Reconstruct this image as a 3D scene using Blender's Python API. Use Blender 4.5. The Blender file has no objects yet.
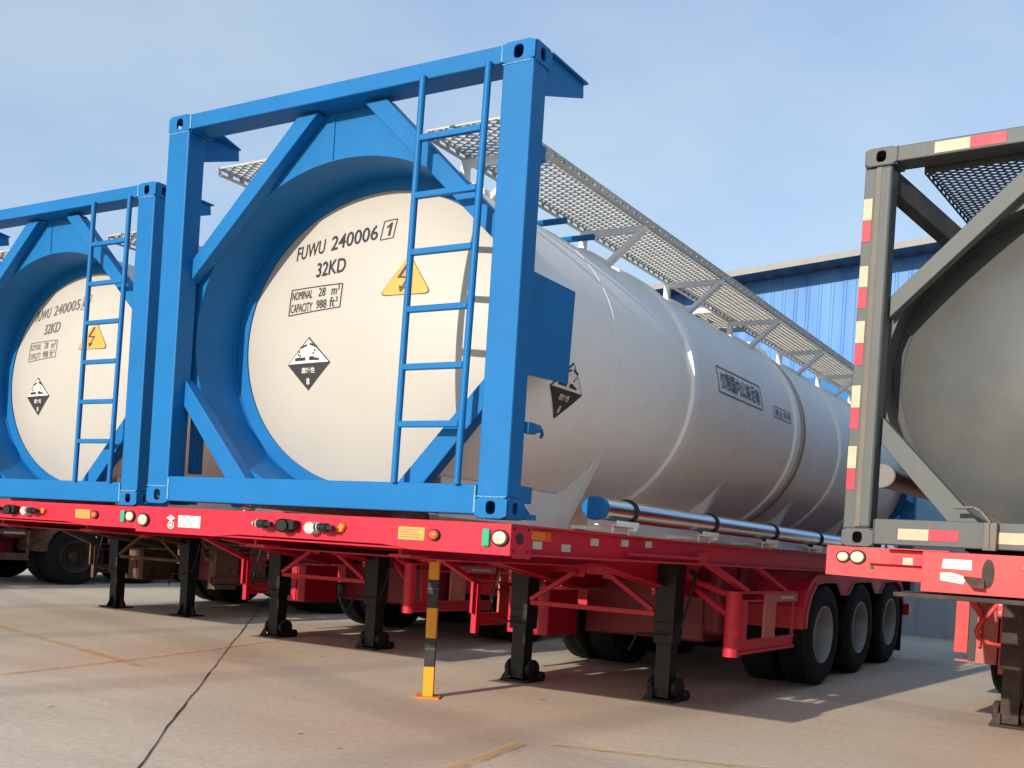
import bpy, bmesh, math, random
from mathutils import Vector, Matrix
random.seed(7)
R = math.radians
sc = bpy.context.scene
col = sc.collection
S = .8458                    # vertical proportion of everything in the yard
TILT = .0182                 # parked trailers stand slightly nose-up on their landing legs
G0 = .0713
ROT = Matrix.Rotation(-TILT, 3, 'X')

# ------------------------------------------------------------------ camera
cam_d = bpy.data.cameras.new('camera'); cam = bpy.data.objects.new('camera', cam_d); col.objects.link(cam)
sc.camera = cam
f, cx, cy, yaw, pit, rol = 1074.878, 528.918, 550.235, .5379, -.0004, .0622
F_ = Vector((-math.sin(yaw)*math.cos(pit), math.cos(yaw)*math.cos(pit), math.sin(pit)))
R_ = Vector((math.cos(yaw), math.sin(yaw), 0)); U_ = R_.cross(F_)
R2 = math.cos(rol)*R_ + math.sin(rol)*U_; U2 = -math.sin(rol)*R_ + math.cos(rol)*U_
F_, R2, U2 = ROT @ F_, ROT @ R2, ROT @ U2
pos = ROT @ Vector((5.045, -4.1499, 1.0675)) + Vector((0, 0, G0))
m = Matrix((R2, U2, -F_)).transposed().to_4x4(); m.translation = pos
cam.matrix_world = m
cam_d.sensor_width = 36; cam_d.lens = f*36/1024
cam_d.shift_x = (512-cx)/1024; cam_d.shift_y = (cy-384)/1024
cam_d.clip_start = .05; cam_d.clip_end = 3000

# ------------------------------------------------------------------ sky, sun, exposure
sun_dir = Vector((.12, 1.0, -.345)).normalized()       # the way the light travels
elev = math.asin(-sun_dir.z)
w = bpy.data.worlds.new('World'); sc.world = w; w.use_nodes = True
nt = w.node_tree; bg = nt.nodes['Background']
sky = nt.nodes.new('ShaderNodeTexSky'); sky.sky_type = 'NISHITA'; sky.sun_disc = False
sky.sun_elevation = elev; sky.sun_rotation = math.atan2(-sun_dir.x, -sun_dir.y)
sky.air_density = 1.0; sky.dust_density = 1.0; sky.ozone_density = 2.0
hz = nt.nodes.new('ShaderNodeMix'); hz.data_type = 'RGBA'; hz.inputs[0].default_value = .72   # thin even haze over the clear sky
wtc = nt.nodes.new('ShaderNodeTexCoord'); wmp = nt.nodes.new('ShaderNodeMapping'); wmp.inputs['Scale'].default_value = (1, 1, 2.6)
wn = nt.nodes.new('ShaderNodeTexNoise'); wn.inputs['Scale'].default_value = 2.8; wn.inputs['Detail'].default_value = 5; wn.inputs['Roughness'].default_value = .55
nt.links.new(wtc.outputs['Generated'], wmp.inputs[0]); nt.links.new(wmp.outputs[0], wn.inputs['Vector'])
wr = nt.nodes.new('ShaderNodeValToRGB'); wr.color_ramp.elements[0].position = .35; wr.color_ramp.elements[1].position = .7
wr.color_ramp.elements[0].color = (1.34, 1.76, 2.42, 1); wr.color_ramp.elements[1].color = (1.86, 2.20, 2.48, 1)
nt.links.new(wn.outputs[0], wr.inputs[0]); nt.links.new(wr.outputs[0], hz.inputs[7]); nt.links.new(sky.outputs[0], hz.inputs[6])
nt.links.new(hz.outputs[2], bg.inputs[0]); bg.inputs[1].default_value = .15
sl = bpy.data.lights.new('sun', 'SUN'); so = bpy.data.objects.new('sun', sl); col.objects.link(so)
sl.energy = 2.5; sl.angle = R(.5); sl.color = (1, .91, .79)
so.rotation_euler = sun_dir.to_track_quat('-Z', 'Y').to_euler()
so.location = (0, -20, 15)
sc.view_settings.view_transform = 'Standard'; sc.view_settings.look = 'None'
sc.view_settings.exposure = .95; sc.view_settings.gamma = 1
sc.render.engine = 'CYCLES'
sc.cycles.max_bounces = 6; sc.cycles.caustics_reflective = False; sc.cycles.caustics_refractive = False

# ------------------------------------------------------------------ materials
def mat(name, c, rough=.5, metal=0, var=.08, vscale=3, bump=0, bscale=40, coat=0, dirt=None, dscale=2.5, damt=.25, streak=False, emit=None, spec=None):
    m = bpy.data.materials.new(name); m.use_nodes = True; n = m.node_tree; b = n.nodes['Principled BSDF']
    b.inputs['Roughness'].default_value = rough; b.inputs['Metallic'].default_value = metal
    if spec is not None: b.inputs['Specular IOR Level'].default_value = spec
    if coat: b.inputs['Coat Weight'].default_value = coat; b.inputs['Coat Roughness'].default_value = .12
    tc = n.nodes.new('ShaderNodeTexCoord')
    nz = n.nodes.new('ShaderNodeTexNoise'); nz.inputs['Scale'].default_value = vscale; nz.inputs['Detail'].default_value = 6
    n.links.new(tc.outputs['Object'], nz.inputs['Vector'])
    rp = n.nodes.new('ShaderNodeValToRGB')
    rp.color_ramp.elements[0].position = .3; rp.color_ramp.elements[1].position = .7
    rp.color_ramp.elements[0].color = tuple(x*(1-var) for x in c)+(1,)
    rp.color_ramp.elements[1].color = tuple(min(1, x*(1+var)) for x in c)+(1,)
    n.links.new(nz.outputs[0], rp.inputs[0]); out = rp.outputs[0]
    if dirt:
        mp = n.nodes.new('ShaderNodeMapping'); n.links.new(tc.outputs['Object'], mp.inputs[0])
        if streak: mp.inputs['Scale'].default_value = (6, 6, .35)
        d = n.nodes.new('ShaderNodeTexNoise'); d.inputs['Scale'].default_value = dscale; d.inputs['Detail'].default_value = 9; d.inputs['Roughness'].default_value = .7
        n.links.new(mp.outputs[0], d.inputs['Vector'])
        r2 = n.nodes.new('ShaderNodeValToRGB'); r2.color_ramp.elements[0].position = .52; r2.color_ramp.elements[1].position = .78
        r2.color_ramp.elements[1].color = (damt, damt, damt, 1)
        r2.color_ramp.elements[1].color = (damt*3 if damt*3 < 1 else 1,)*3+(1,)
        n.links.new(d.outputs[0], r2.inputs[0])
        mx = n.nodes.new('ShaderNodeMix'); mx.data_type = 'RGBA'; mx.inputs[7].default_value = tuple(dirt)+(1,)
        n.links.new(r2.outputs[0], mx.inputs[0]); n.links.new(out, mx.inputs[6]); out = mx.outputs[2]
    n.links.new(out, b.inputs['Base Color'])
    rr = n.nodes.new('ShaderNodeMapRange'); rr.inputs['To Min'].default_value = max(0, rough-.08); rr.inputs['To Max'].default_value = min(1, rough+.10)
    n.links.new(nz.outputs[0], rr.inputs[0]); n.links.new(rr.outputs[0], b.inputs['Roughness'])
    if bump:
        bn = n.nodes.new('ShaderNodeTexNoise'); bn.inputs['Scale'].default_value = bscale; bn.inputs['Detail'].default_value = 4
        n.links.new(tc.outputs['Object'], bn.inputs['Vector'])
        bp_ = n.nodes.new('ShaderNodeBump'); bp_.inputs['Strength'].default_value = bump; bp_.inputs['Distance'].default_value = .01
        n.links.new(bn.outputs[0], bp_.inputs['Height']); n.links.new(bp_.outputs[0], b.inputs['Normal'])
    if emit:
        b.inputs['Emission Color'].default_value = tuple(emit)+(1,); b.inputs['Emission Strength'].default_value = 1
    return m
M = {}
M['blue'] = mat('blue_paint', (.005, .14, .38), .5, var=.09, vscale=2, bump=.12, bscale=14, dirt=(.035, .15, .33), dscale=7, damt=.16, spec=.22)
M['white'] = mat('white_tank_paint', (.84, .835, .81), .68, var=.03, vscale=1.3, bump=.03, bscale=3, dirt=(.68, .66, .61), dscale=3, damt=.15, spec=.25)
M['dish'] = mat('sunlit_white_dish_paint', (.46, .43, .38), .5, var=.03, vscale=1.5, bump=.02, bscale=4, dirt=(.45, .42, .36), dscale=3.5, damt=.16)  # same white as the shell, darkened to offset strong sun on the ends
M['red'] = mat('red_paint', (.52, .006, .030), .48, var=.08, vscale=3, bump=.05, bscale=15, dirt=(.35, .03, .03), dscale=4, damt=.16)
M['redold'] = mat('faded_red_paint', (.66, .045, .05), .55, var=.1, vscale=3, bump=.1, bscale=20, dirt=(.30, .10, .07), dscale=5, damt=.22)
M['rust'] = mat('rusty_steel', (.10, .05, .035), .8, var=.35, vscale=9, bump=.4, bscale=50, dirt=(.30, .16, .09), dscale=8, damt=.3)
M['blackm'] = mat('black_steel', (.012, .013, .013), .5, var=.2, vscale=8, bump=.1, dirt=(.05, .042, .035), dscale=7, damt=.12, spec=.3)
M['rubber'] = mat('rubber', (.010, .010, .011), .8, var=.2, vscale=7, bump=.2, bscale=60, dirt=(.03, .028, .026), dscale=4, damt=.15, spec=.2)
M['rim'] = mat('silver_rim', (.26, .27, .28), .5, metal=.2, var=.1, dirt=(.15, .13, .11), damt=.2)
M['galv'] = mat('galvanised_steel', (.52, .485, .42), .6, metal=.0, var=.15, vscale=14, dirt=(.28, .25, .21), dscale=8, damt=.2)
M['chrome'] = mat('stainless_steel', (.78, .75, .71), .2, metal=1, var=.04, bump=.02, bscale=6)
M['grey'] = mat('grey_frame_paint', (.078, .088, .088), .55, var=.1, vscale=4, bump=.08, bscale=18, dirt=(.14, .115, .085), dscale=3, damt=.16, streak=True)
M['tan'] = mat('weathered_tan_paint', (.15, .135, .108), .65, var=.15, vscale=6, dirt=(.14, .10, .07), dscale=5, damt=.25, streak=True)
M['gdish'] = mat('grey_dish_paint', (.085, .088, .086), .33, var=.14, vscale=1.6, bump=.05, bscale=5, dirt=(.125, .125, .115), dscale=1.3, damt=.3)
M['gdark'] = mat('dark_frame_lining', (.03, .033, .036), .6, var=.3, vscale=5, bump=.1, dirt=(.09, .08, .065), damt=.2)
M['yellow'] = mat('yellow_paint', (.78, .34, .012), .45, var=.08, dirt=(.4, .2, .05), dscale=6, damt=.15)
M['orange'] = mat('orange_paint', (.80, .24, .02), .5, var=.08)
M['black'] = mat('black_paint', (.015, .015, .016), .5, var=.15, dirt=(.08, .07, .06), dscale=12, damt=.2)
M['ink'] = mat('black_lettering', (.03, .028, .03), .5, var=.15)
M['inkgrey'] = mat('faded_lettering', (.16, .15, .14), .5, var=.15)
M['label'] = mat('white_label', (.74, .70, .64), .5, var=.08, vscale=20)
M['lemon'] = mat('yellow_label', (.74, .33, .045), .5, var=.05, vscale=20)
M['lamp'] = mat('cream_lens', (.78, .66, .45), .25, var=.05)
M['amber'] = mat('orange_lens', (.75, .13, .03), .25, var=.05)
M['green'] = mat('green_plastic', (.02, .36, .19), .4, var=.08)
M['tapew'] = mat('cream_reflective_tape', (.50, .40, .27), .5, var=.14, vscale=15)
M['taper'] = mat('red_reflective_tape', (.48, .014, .045), .5, var=.16, vscale=15)
M['dusty'] = mat('dusty_red_paint', (.46, .13, .11), .65, var=.12, vscale=8, dirt=(.4, .22, .17), dscale=8, damt=.2)
M['redlens'] = mat('red_lens', (.5, .01, .01), .3)
M['ringg'] = mat('light_grey_cap_paint', (.17, .165, .15), .5)
M['ringw'] = mat('white_ring_paint', (.88, .88, .86), .5, var=.03)
M['pink'] = mat('maroon_tank_and_shade_paint', (.20, .012, .028), .5, var=.12)  # air tank colour, darkened to stand in for shade on the water box
M['glass'] = mat('window_glass', (.25, .42, .55), .1, var=.1)
M['frame_w'] = mat('white_window_frame', (.7, .7, .7), .5)
M['wallgrey'] = mat('grey_render', (.36, .40, .44), .8, var=.06, vscale=1, bump=.1, dirt=(.16, .17, .18), dscale=1.2, damt=.2, streak=True)
M['roof'] = mat('pale_roof_sheet', (.27, .265, .25), .6, var=.1, vscale=6)
M['cable'] = mat('black_cable', (.02, .02, .02), .6)
M['ply'] = mat('plywood', (.42, .2, .06), .7, var=.2, vscale=12)

# blue corrugated wall: paint with paler vertical streaks
def wall_mat():
    m = bpy.data.materials.new('blue_corrugated_wall'); m.use_nodes = True; n = m.node_tree; b = n.nodes['Principled BSDF']
    tc = n.nodes.new('ShaderNodeTexCoord'); mp = n.nodes.new('ShaderNodeMapping'); mp.inputs['Scale'].default_value = (3.5, 1, .22)
    nz = n.nodes.new('ShaderNodeTexNoise'); nz.inputs['Scale'].default_value = 1.2; nz.inputs['Detail'].default_value = 7; nz.inputs['Roughness'].default_value = .6
    n.links.new(tc.outputs['Object'], mp.inputs[0]); n.links.new(mp.outputs[0], nz.inputs['Vector'])
    rp = n.nodes.new('ShaderNodeValToRGB'); rp.color_ramp.elements[0].position = .35; rp.color_ramp.elements[1].position = .72
    rp.color_ramp.elements[0].color = (.02, .155, .46, 1); rp.color_ramp.elements[1].color = (.07, .26, .56, 1)
    n.links.new(nz.outputs[0], rp.inputs[0]); n.links.new(rp.outputs[0], b.inputs['Base Color']); b.inputs['Roughness'].default_value = .5
    return m
M['bluewall'] = wall_mat()

def concrete():
    m = bpy.data.materials.new('concrete_yard'); m.use_nodes = True; n = m.node_tree; b = n.nodes['Principled BSDF']
    tc = n.nodes.new('ShaderNodeTexCoord')
    def noise(sc_, det, scale=(1, 1, 1), rough=.55, rot=0):
        mp = n.nodes.new('ShaderNodeMapping'); mp.inputs['Scale'].default_value = scale; mp.inputs['Rotation'].default_value = (0, 0, rot)
        n.links.new(tc.outputs['Object'], mp.inputs[0])
        t = n.nodes.new('ShaderNodeTexNoise'); t.inputs['Scale'].default_value = sc_; t.inputs['Detail'].default_value = det; t.inputs['Roughness'].default_value = rough
        n.links.new(mp.outputs[0], t.inputs['Vector']); return t.outputs[0]
    def ramp(fac, p0, p1, c0, c1):
        r = n.nodes.new('ShaderNodeValToRGB'); r.color_ramp.elements[0].position = p0; r.color_ramp.elements[1].position = p1
        r.color_ramp.elements[0].color = tuple(c0)+(1,); r.color_ramp.elements[1].color = tuple(c1)+(1,)
        n.links.new(fac, r.inputs[0]); return r.outputs[0]
    def mix(fac, a, b_, mode='MIX', v=None):
        x = n.nodes.new('ShaderNodeMix'); x.data_type = 'RGBA'; x.blend_type = mode
        if v is not None: x.inputs[0].default_value = v
        else: n.links.new(fac, x.inputs[0])
        n.links.new(a, x.inputs[6])
        if isinstance(b_, tuple): x.inputs[7].default_value = b_+(1,)
        else: n.links.new(b_, x.inputs[7])
        return x.outputs[2]
    base = ramp(noise(.5, 8), .3, .72, (.67, .555, .42), (.81, .69, .53))
    c = mix(ramp(noise(1.3, 9, (.3, 1.5, 1), .65, rot=.95), .5, .68, (0, 0, 0), (.35, .35, .35)), base, (.50, .40, .30))
    c = mix(ramp(noise(.9, 7, (.25, 2.2, 1), .6, rot=.62), .55, .75, (0, 0, 0), (.3, .3, .3)), c, (.80, .69, .54))
    c = mix(ramp(noise(3.2, 10, rough=.75), .64, .72, (0, 0, 0), (.5, .5, .5)), c, (.33, .25, .19))
    c = mix(None, c, ramp(noise(160, 4, rough=.7), .25, .8, (.52, .52, .52), (1.28, 1.28, 1.28)), 'MULTIPLY', 1)
    c = mix(None, c, ramp(noise(22, 8, (1, 1, 1), .75), .3, .75, (.76, .75, .74), (1.12, 1.12, 1.12)), 'MULTIPLY', 1)
    vo = n.nodes.new('ShaderNodeTexVoronoi'); vo.inputs['Scale'].default_value = 2.3; n.links.new(tc.outputs['Object'], vo.inputs['Vector'])
    c = mix(ramp(vo.outputs['Distance'], .035, .06, (.75, .75, .75), (0, 0, 0)), c, (.12, .09, .07))
    for rot_, sc_ in ((.15, 1), (1.9, .8)):            # tyre tracks: long faint dark bands
        wv = n.nodes.new('ShaderNodeTexWave'); wv.inputs['Scale'].default_value = .11*sc_; wv.inputs['Distortion'].default_value = 1.6; wv.inputs['Detail'].default_value = 2
        mpw = n.nodes.new('ShaderNodeMapping'); mpw.inputs['Rotation'].default_value = (0, 0, rot_); n.links.new(tc.outputs['Object'], mpw.inputs[0]); n.links.new(mpw.outputs[0], wv.inputs['Vector'])
        tr = n.nodes.new('ShaderNodeMath'); tr.operation = 'MULTIPLY'; n.links.new(ramp(wv.outputs['Fac'], .90, .99, (0, 0, 0), (.45, .45, .45)), tr.inputs[0]); n.links.new(noise(2.5, 9, (.6, 3, 1), .75, rot=rot_), tr.inputs[1])
        c = mix(tr.outputs[0], c, (.20, .165, .14))
    n.links.new(c, b.inputs['Base Color'])
    rr = n.nodes.new('ShaderNodeMapRange'); rr.inputs['To Min'].default_value = .6; rr.inputs['To Max'].default_value = .95
    n.links.new(noise(1.1, 6), rr.inputs[0]); n.links.new(rr.outputs[0], b.inputs['Roughness'])
    bp_ = n.nodes.new('ShaderNodeBump'); bp_.inputs['Strength'].default_value = .35; bp_.inputs['Distance'].default_value = .004
    n.links.new(noise(90, 4), bp_.inputs['Height']); n.links.new(bp_.outputs[0], b.inputs['Normal'])
    return m
M['concrete'] = concrete()

# ------------------------------------------------------------------ mesh helpers
class MB:
    """collects faces; z is given before the vertical proportion S is applied"""
    def __init__(s): s.v = []; s.f = []
    def add(s, vs, fs):
        o = len(s.v); s.v += [tuple(v) for v in vs]; s.f += [tuple(i+o for i in f_) for f_ in fs]; return s
    def box(s, x0, x1, y0, y1, z0, z1):
        return s.add([(x, y, z) for x in (x0, x1) for y in (y0, y1) for z in (z0, z1)],
                     [(0, 1, 3, 2), (4, 6, 7, 5), (0, 4, 5, 1), (2, 3, 7, 6), (0, 2, 6, 4), (1, 5, 7, 3)])
    def extr(s, pts, d):                       # polygon of 3-D points extruded by vector d
        n = len(pts); d = Vector(d); a = [Vector(p) for p in pts]
        s.add(a+[p+d for p in a], [tuple(range(n))[::-1], tuple(range(n, 2*n))]+[(i, (i+1) % n, (i+1) % n+n, i+n) for i in range(n)]); return s
    def xz(s, pts, y0, y1): return s.extr([(x, y0, z) for x, z in pts], (0, y1-y0, 0))
    def yz(s, pts, x0, x1): return s.extr([(x0, y, z) for y, z in pts], (x1-x0, 0, 0))
    def bar(s, p, q, w, h, up=(0, 0, 1)):      # rectangular bar from p to q
        p, q, up = Vector(p), Vector(q), Vector(up); d = (q-p).normalized()
        a = d.cross(up)
        if a.length < 1e-4: a = d.cross(Vector((0, 1, 0)))
        a.normalize(); b = a.cross(d).normalized(); a *= w/2; b *= h/2
        return s.add([p-a-b, p+a-b, p+a+b, p-a+b, q-a-b, q+a-b, q+a+b, q-a+b],
                     [(0, 1, 2, 3), (7, 6, 5, 4), (0, 4, 5, 1), (1, 5, 6, 2), (2, 6, 7, 3), (3, 7, 4, 0)])
    def tube(s, pts, r, n=10, cap=True, closed=False):
        pts = [Vector(p) for p in pts]; N = len(pts); rings = []; prev = None
        for i, p in enumerate(pts):
            if closed: d = (pts[(i+1) % N]-pts[i-1])
            else: d = pts[min(i+1, N-1)]-pts[max(i-1, 0)]
            d.normalize()
            a = prev-d*prev.dot(d) if prev is not None else d.cross(Vector((0, 0, 1)))
            if a.length < 1e-4: a = d.cross(Vector((1, 0, 0)))
            a.normalize(); prev = a; b = d.cross(a)
            rings.append([p+r*(math.cos(t)*a+math.sin(t)*b) for t in [2*math.pi*k/n for k in range(n)]])
        vs = [v for r_ in rings for v in r_]; fs = []
        for i in range(N if closed else N-1):
            j = (i+1) % N
            fs += [(i*n+k, i*n+(k+1) % n, j*n+(k+1) % n, j*n+k) for k in range(n)]
        if cap and not closed: fs += [tuple(range(n))[::-1], tuple(range((N-1)*n, N*n))]
        return s.add(vs, fs)
    def rev(s, c, axis, prof, n=64, a0=0, a1=2*math.pi):   # profile [(along, radius)] turned about axis through c
        c = Vector(c); ax = {'X': Vector((1, 0, 0)), 'Y': Vector((0, 1, 0)), 'Z': Vector((0, 0, 1))}[axis]
        u = {'X': Vector((0, 1, 0)), 'Y': Vector((1, 0, 0)), 'Z': Vector((1, 0, 0))}[axis]; v_ = {'X': Vector((0, 0, 1)), 'Y': Vector((0, 0, 1)), 'Z': Vector((0, 1, 0))}[axis]
        full = abs(a1-a0-2*math.pi) < 1e-6; k = n if full else n+1
        vs = [c+ax*t+(u*math.cos(a0+(a1-a0)*i/n)+v_*math.sin(a0+(a1-a0)*i/n))*r for t, r in prof for i in range(k)]
        fs = []
        for j in range(len(prof)-1):
            for i in range(n):
                i2 = (i+1) % k
                fs.append((j*k+i, j*k+i2, (j+1)*k+i2, (j+1)*k+i))
        return s.add(vs, fs)
    def disc(s, c, axis, r, h, n=32, bev=.0):
        b = bev
        return s.rev(c, axis, [(0, .0001), (0, r-b), (b, r), (h-b if b else h, r), (h, r-b), (h, .0001)], n)
    def build(s, name, mt, parent=None, bevel=0, smooth=False, loc=None, seg=2):
        me = bpy.data.meshes.new(name); org = Vector(loc) if loc else Vector((0, 0, 0))
        me.from_pydata([(x-org.x, y-org.y, (z-org.z)*S) for x, y, z in s.v], [], s.f); me.update()
        bm = bmesh.new(); bm.from_mesh(me); bmesh.ops.remove_doubles(bm, verts=bm.verts, dist=1e-5)
        bmesh.ops.recalc_face_normals(bm, faces=bm.faces); bm.to_mesh(me); bm.free()
        me.materials.append(M[mt] if isinstance(mt, str) else mt)
        o = bpy.data.objects.new(name, me); col.objects.link(o)
        if loc: o.location = (org.x, org.y, org.z*S)
        if parent: o.parent = parent
        if smooth:
            for p in me.polygons: p.use_smooth = True
            try:
                me.set_sharp_from_angle(angle=R(40))
            except Exception: pass
        if bevel:
            b = o.modifiers.new('bevel', 'BEVEL'); b.width = bevel; b.segments = seg; b.limit_method = 'ANGLE'; b.angle_limit = R(40)
            b.harden_normals = False
        return o
def tag(o, label=None, cat=None, group=None, kind=None):
    if label: o['label'] = label
    if cat: o['category'] = cat
    if group: o['group'] = group
    if kind: o['kind'] = kind
    return o
def root(name, ox, oy, yaw=0, ltilt=TILT, dz=0):
    o = bpy.data.objects.new(name, None); col.objects.link(o); o.empty_display_size = .3
    o.rotation_euler = (-ltilt, 0, yaw); o.location = (ox, oy, G0-TILT*oy+dz); return o
def copy_tree(o, parent=None):
    c = o.copy(); col.objects.link(c); c.parent = parent
    for ch in list(o.children): copy_tree(ch, c)
    return c

_tc = {}
def text_geo(txt, shear=0, bold=0):
    """letter outlines as (verts2d, faces), height of a capital about .7 of size 1"""
    k = (txt, shear, bold)
    if k in _tc: return _tc[k]
    cu = bpy.data.curves.new('t', 'FONT'); cu.body = txt; cu.size = 1; cu.shear = shear; cu.offset = bold; cu.resolution_u = 3
    o = bpy.data.objects.new('t', cu); col.objects.link(o)
    bpy.context.view_layer.update()
    me = bpy.data.meshes.new_from_object(o.evaluated_get(bpy.context.evaluated_depsgraph_get()))
    vs = [(v.co.x, v.co.y) for v in me.vertices]; fs = [tuple(p.vertices) for p in me.polygons]
    bpy.data.objects.remove(o); bpy.data.curves.remove(cu); bpy.data.meshes.remove(me)
    _tc[k] = (vs, fs); return vs, fs
def put_text(mb, txt, u0, v0, width, height, fn, shear=0, bold=0, rot=0):
    """fit the text into the box at (u0,v0) and lay it on a surface with fn(u,v)"""
    vs, fs = text_geo(txt, shear, bold)
    x0, x1 = min(v[0] for v in vs), max(v[0] for v in vs); y0, y1 = min(v[1] for v in vs), max(v[1] for v in vs)
    out = []
    for x, y in vs:
        a = (x-x0)/(x1-x0)*width; b = (y-y0)/(y1-y0)*height
        out.append(fn(u0+a*math.cos(rot)-b*math.sin(rot), v0+b*math.cos(rot)+a*math.sin(rot)))
    mb.add(out, fs)
def put_poly(mb, pts, fn): mb.add([fn(u, v) for u, v in pts], [tuple(range(len(pts)))])
def put_grid(mb, pts4, fn, n=6):               # a quad (4 corners) laid on a curved surface
    a, b, c, d = [Vector(p) for p in pts4]; vs = []
    for i in range(n+1):
        for j in range(n+1):
            s_, t = i/n, j/n; p = (a*(1-s_)+b*s_)*(1-t)+(d*(1-s_)+c*s_)*t; vs.append(fn(p.x, p.y))
    mb.add(vs, [(i*(n+1)+j, (i+1)*(n+1)+j, (i+1)*(n+1)+j+1, i*(n+1)+j+1) for i in range(n) for j in range(n)])
def put_line(mb, p, q, wd, fn, n=6):
    p, q = Vector(p), Vector(q); d = (q-p).normalized(); a = Vector((-d.y, d.x))*wd/2
    put_grid(mb, [p-a, q-a, q+a, p+a], fn, n)

# ------------------------------------------------------------------ ground
def gplane():
    bm = MB(); bm.add([(-600, -300, 0), (600, -300, 0), (600, 1500, 0), (-600, 1500, 0)], [(0, 1, 2, 3)])
    return tag(bm.build('ground', 'concrete'), kind='structure')
gplane()
def strip(name, pts, wd, z, mt, jitter=0):
    mb = MB(); n = len(pts); L_ = []; Rr = []
    for i, p in enumerate(pts):
        a = Vector(pts[max(i-1, 0)]); b = Vector(pts[min(i+1, n-1)]); d = (b-a).normalized(); nrm = Vector((-d.y, d.x))
        ww = wd*(1+random.uniform(-jitter, jitter)); p = Vector(p)
        L_.append(p+nrm*ww/2); Rr.append(p-nrm*ww/2)
    mb.add([(p.x, p.y, z) for p in L_+Rr], [(i, i+1, n+i+1, n+i) for i in range(n-1)])
    return tag(mb.build(name, mt), kind='structure')
def wob(p, q, n, a):
    p, q = Vector(p), Vector(q); d = (q-p).normalized(); nn = Vector((-d.y, d.x)); o = []
    k = 0
    for i in range(n+1):
        k = k*.6+random.uniform(-a, a); o.append(tuple(p+(q-p)*i/n+nn*k))
    return o
M['weld'] = mat('pale_weld_bead', (.18, .36, .52), .5, var=.3, vscale=60)
M['rustd'] = mat('dark_rusty_steel', (.045, .03, .024), .8, var=.4, vscale=9, bump=.3, dirt=(.13, .08, .05), dscale=9, damt=.15)
M['undersheet'] = mat('eave_shade_roof_sheet', (.08, .10, .14), .6)  # roof sheet darkened, shade under the eaves put into its colour
M['joint'] = mat('dark_joint_filler', (.03, .026, .022), .9)
def paint_worn(name, c):
    m = bpy.data.materials.new(name); m.use_nodes = True; n = m.node_tree; b = n.nodes['Principled BSDF']
    b.inputs['Base Color'].default_value = c+(1,); b.inputs['Roughness'].default_value = .8
    tc = n.nodes.new('ShaderNodeTexCoord'); nz = n.nodes.new('ShaderNodeTexNoise'); nz.inputs['Scale'].default_value = 5; nz.inputs['Detail'].default_value = 10; nz.inputs['Roughness'].default_value = .75
    n.links.new(tc.outputs['Object'], nz.inputs['Vector']); rp = n.nodes.new('ShaderNodeMapRange')
    rp.inputs['From Min'].default_value = .35; rp.inputs['From Max'].default_value = .68; rp.inputs['To Max'].default_value = .75
    n.links.new(nz.outputs[0], rp.inputs[0]); n.links.new(rp.outputs[0], b.inputs['Alpha']); return m
M['worn'] = paint_worn('worn_yellow_paint', (.72, .47, .17))
strip('pavement_joint', wob((-7.4, 8.68), (-4.808, 5.741), 18, .008)[:-1]+wob((-4.808, 5.741), (-.695, 1.088), 30, .008)[:-1]+wob((-.695, 1.088), (5.2, -5.5), 40, .008), .010, .004, 'joint', .4)
for k, (p, q, wd) in enumerate([((-1.95, -.4), (-2.089, .546), .08), ((-2.089, .546), (-2.239, 1.886), .08), ((-2.239, 1.886), (-2.6, 3.9), .05), ((-6.4, 2.77), (-1.9, 1.59), .09), ((1.99, .2), (1.90, 1.15), .09), ((2.05, 1.25), (4.2, 1.75), .06)]):
    strip('painted_line', wob(p, q, 8, .005), wd, .004+.002*k, 'worn', .2)

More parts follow.
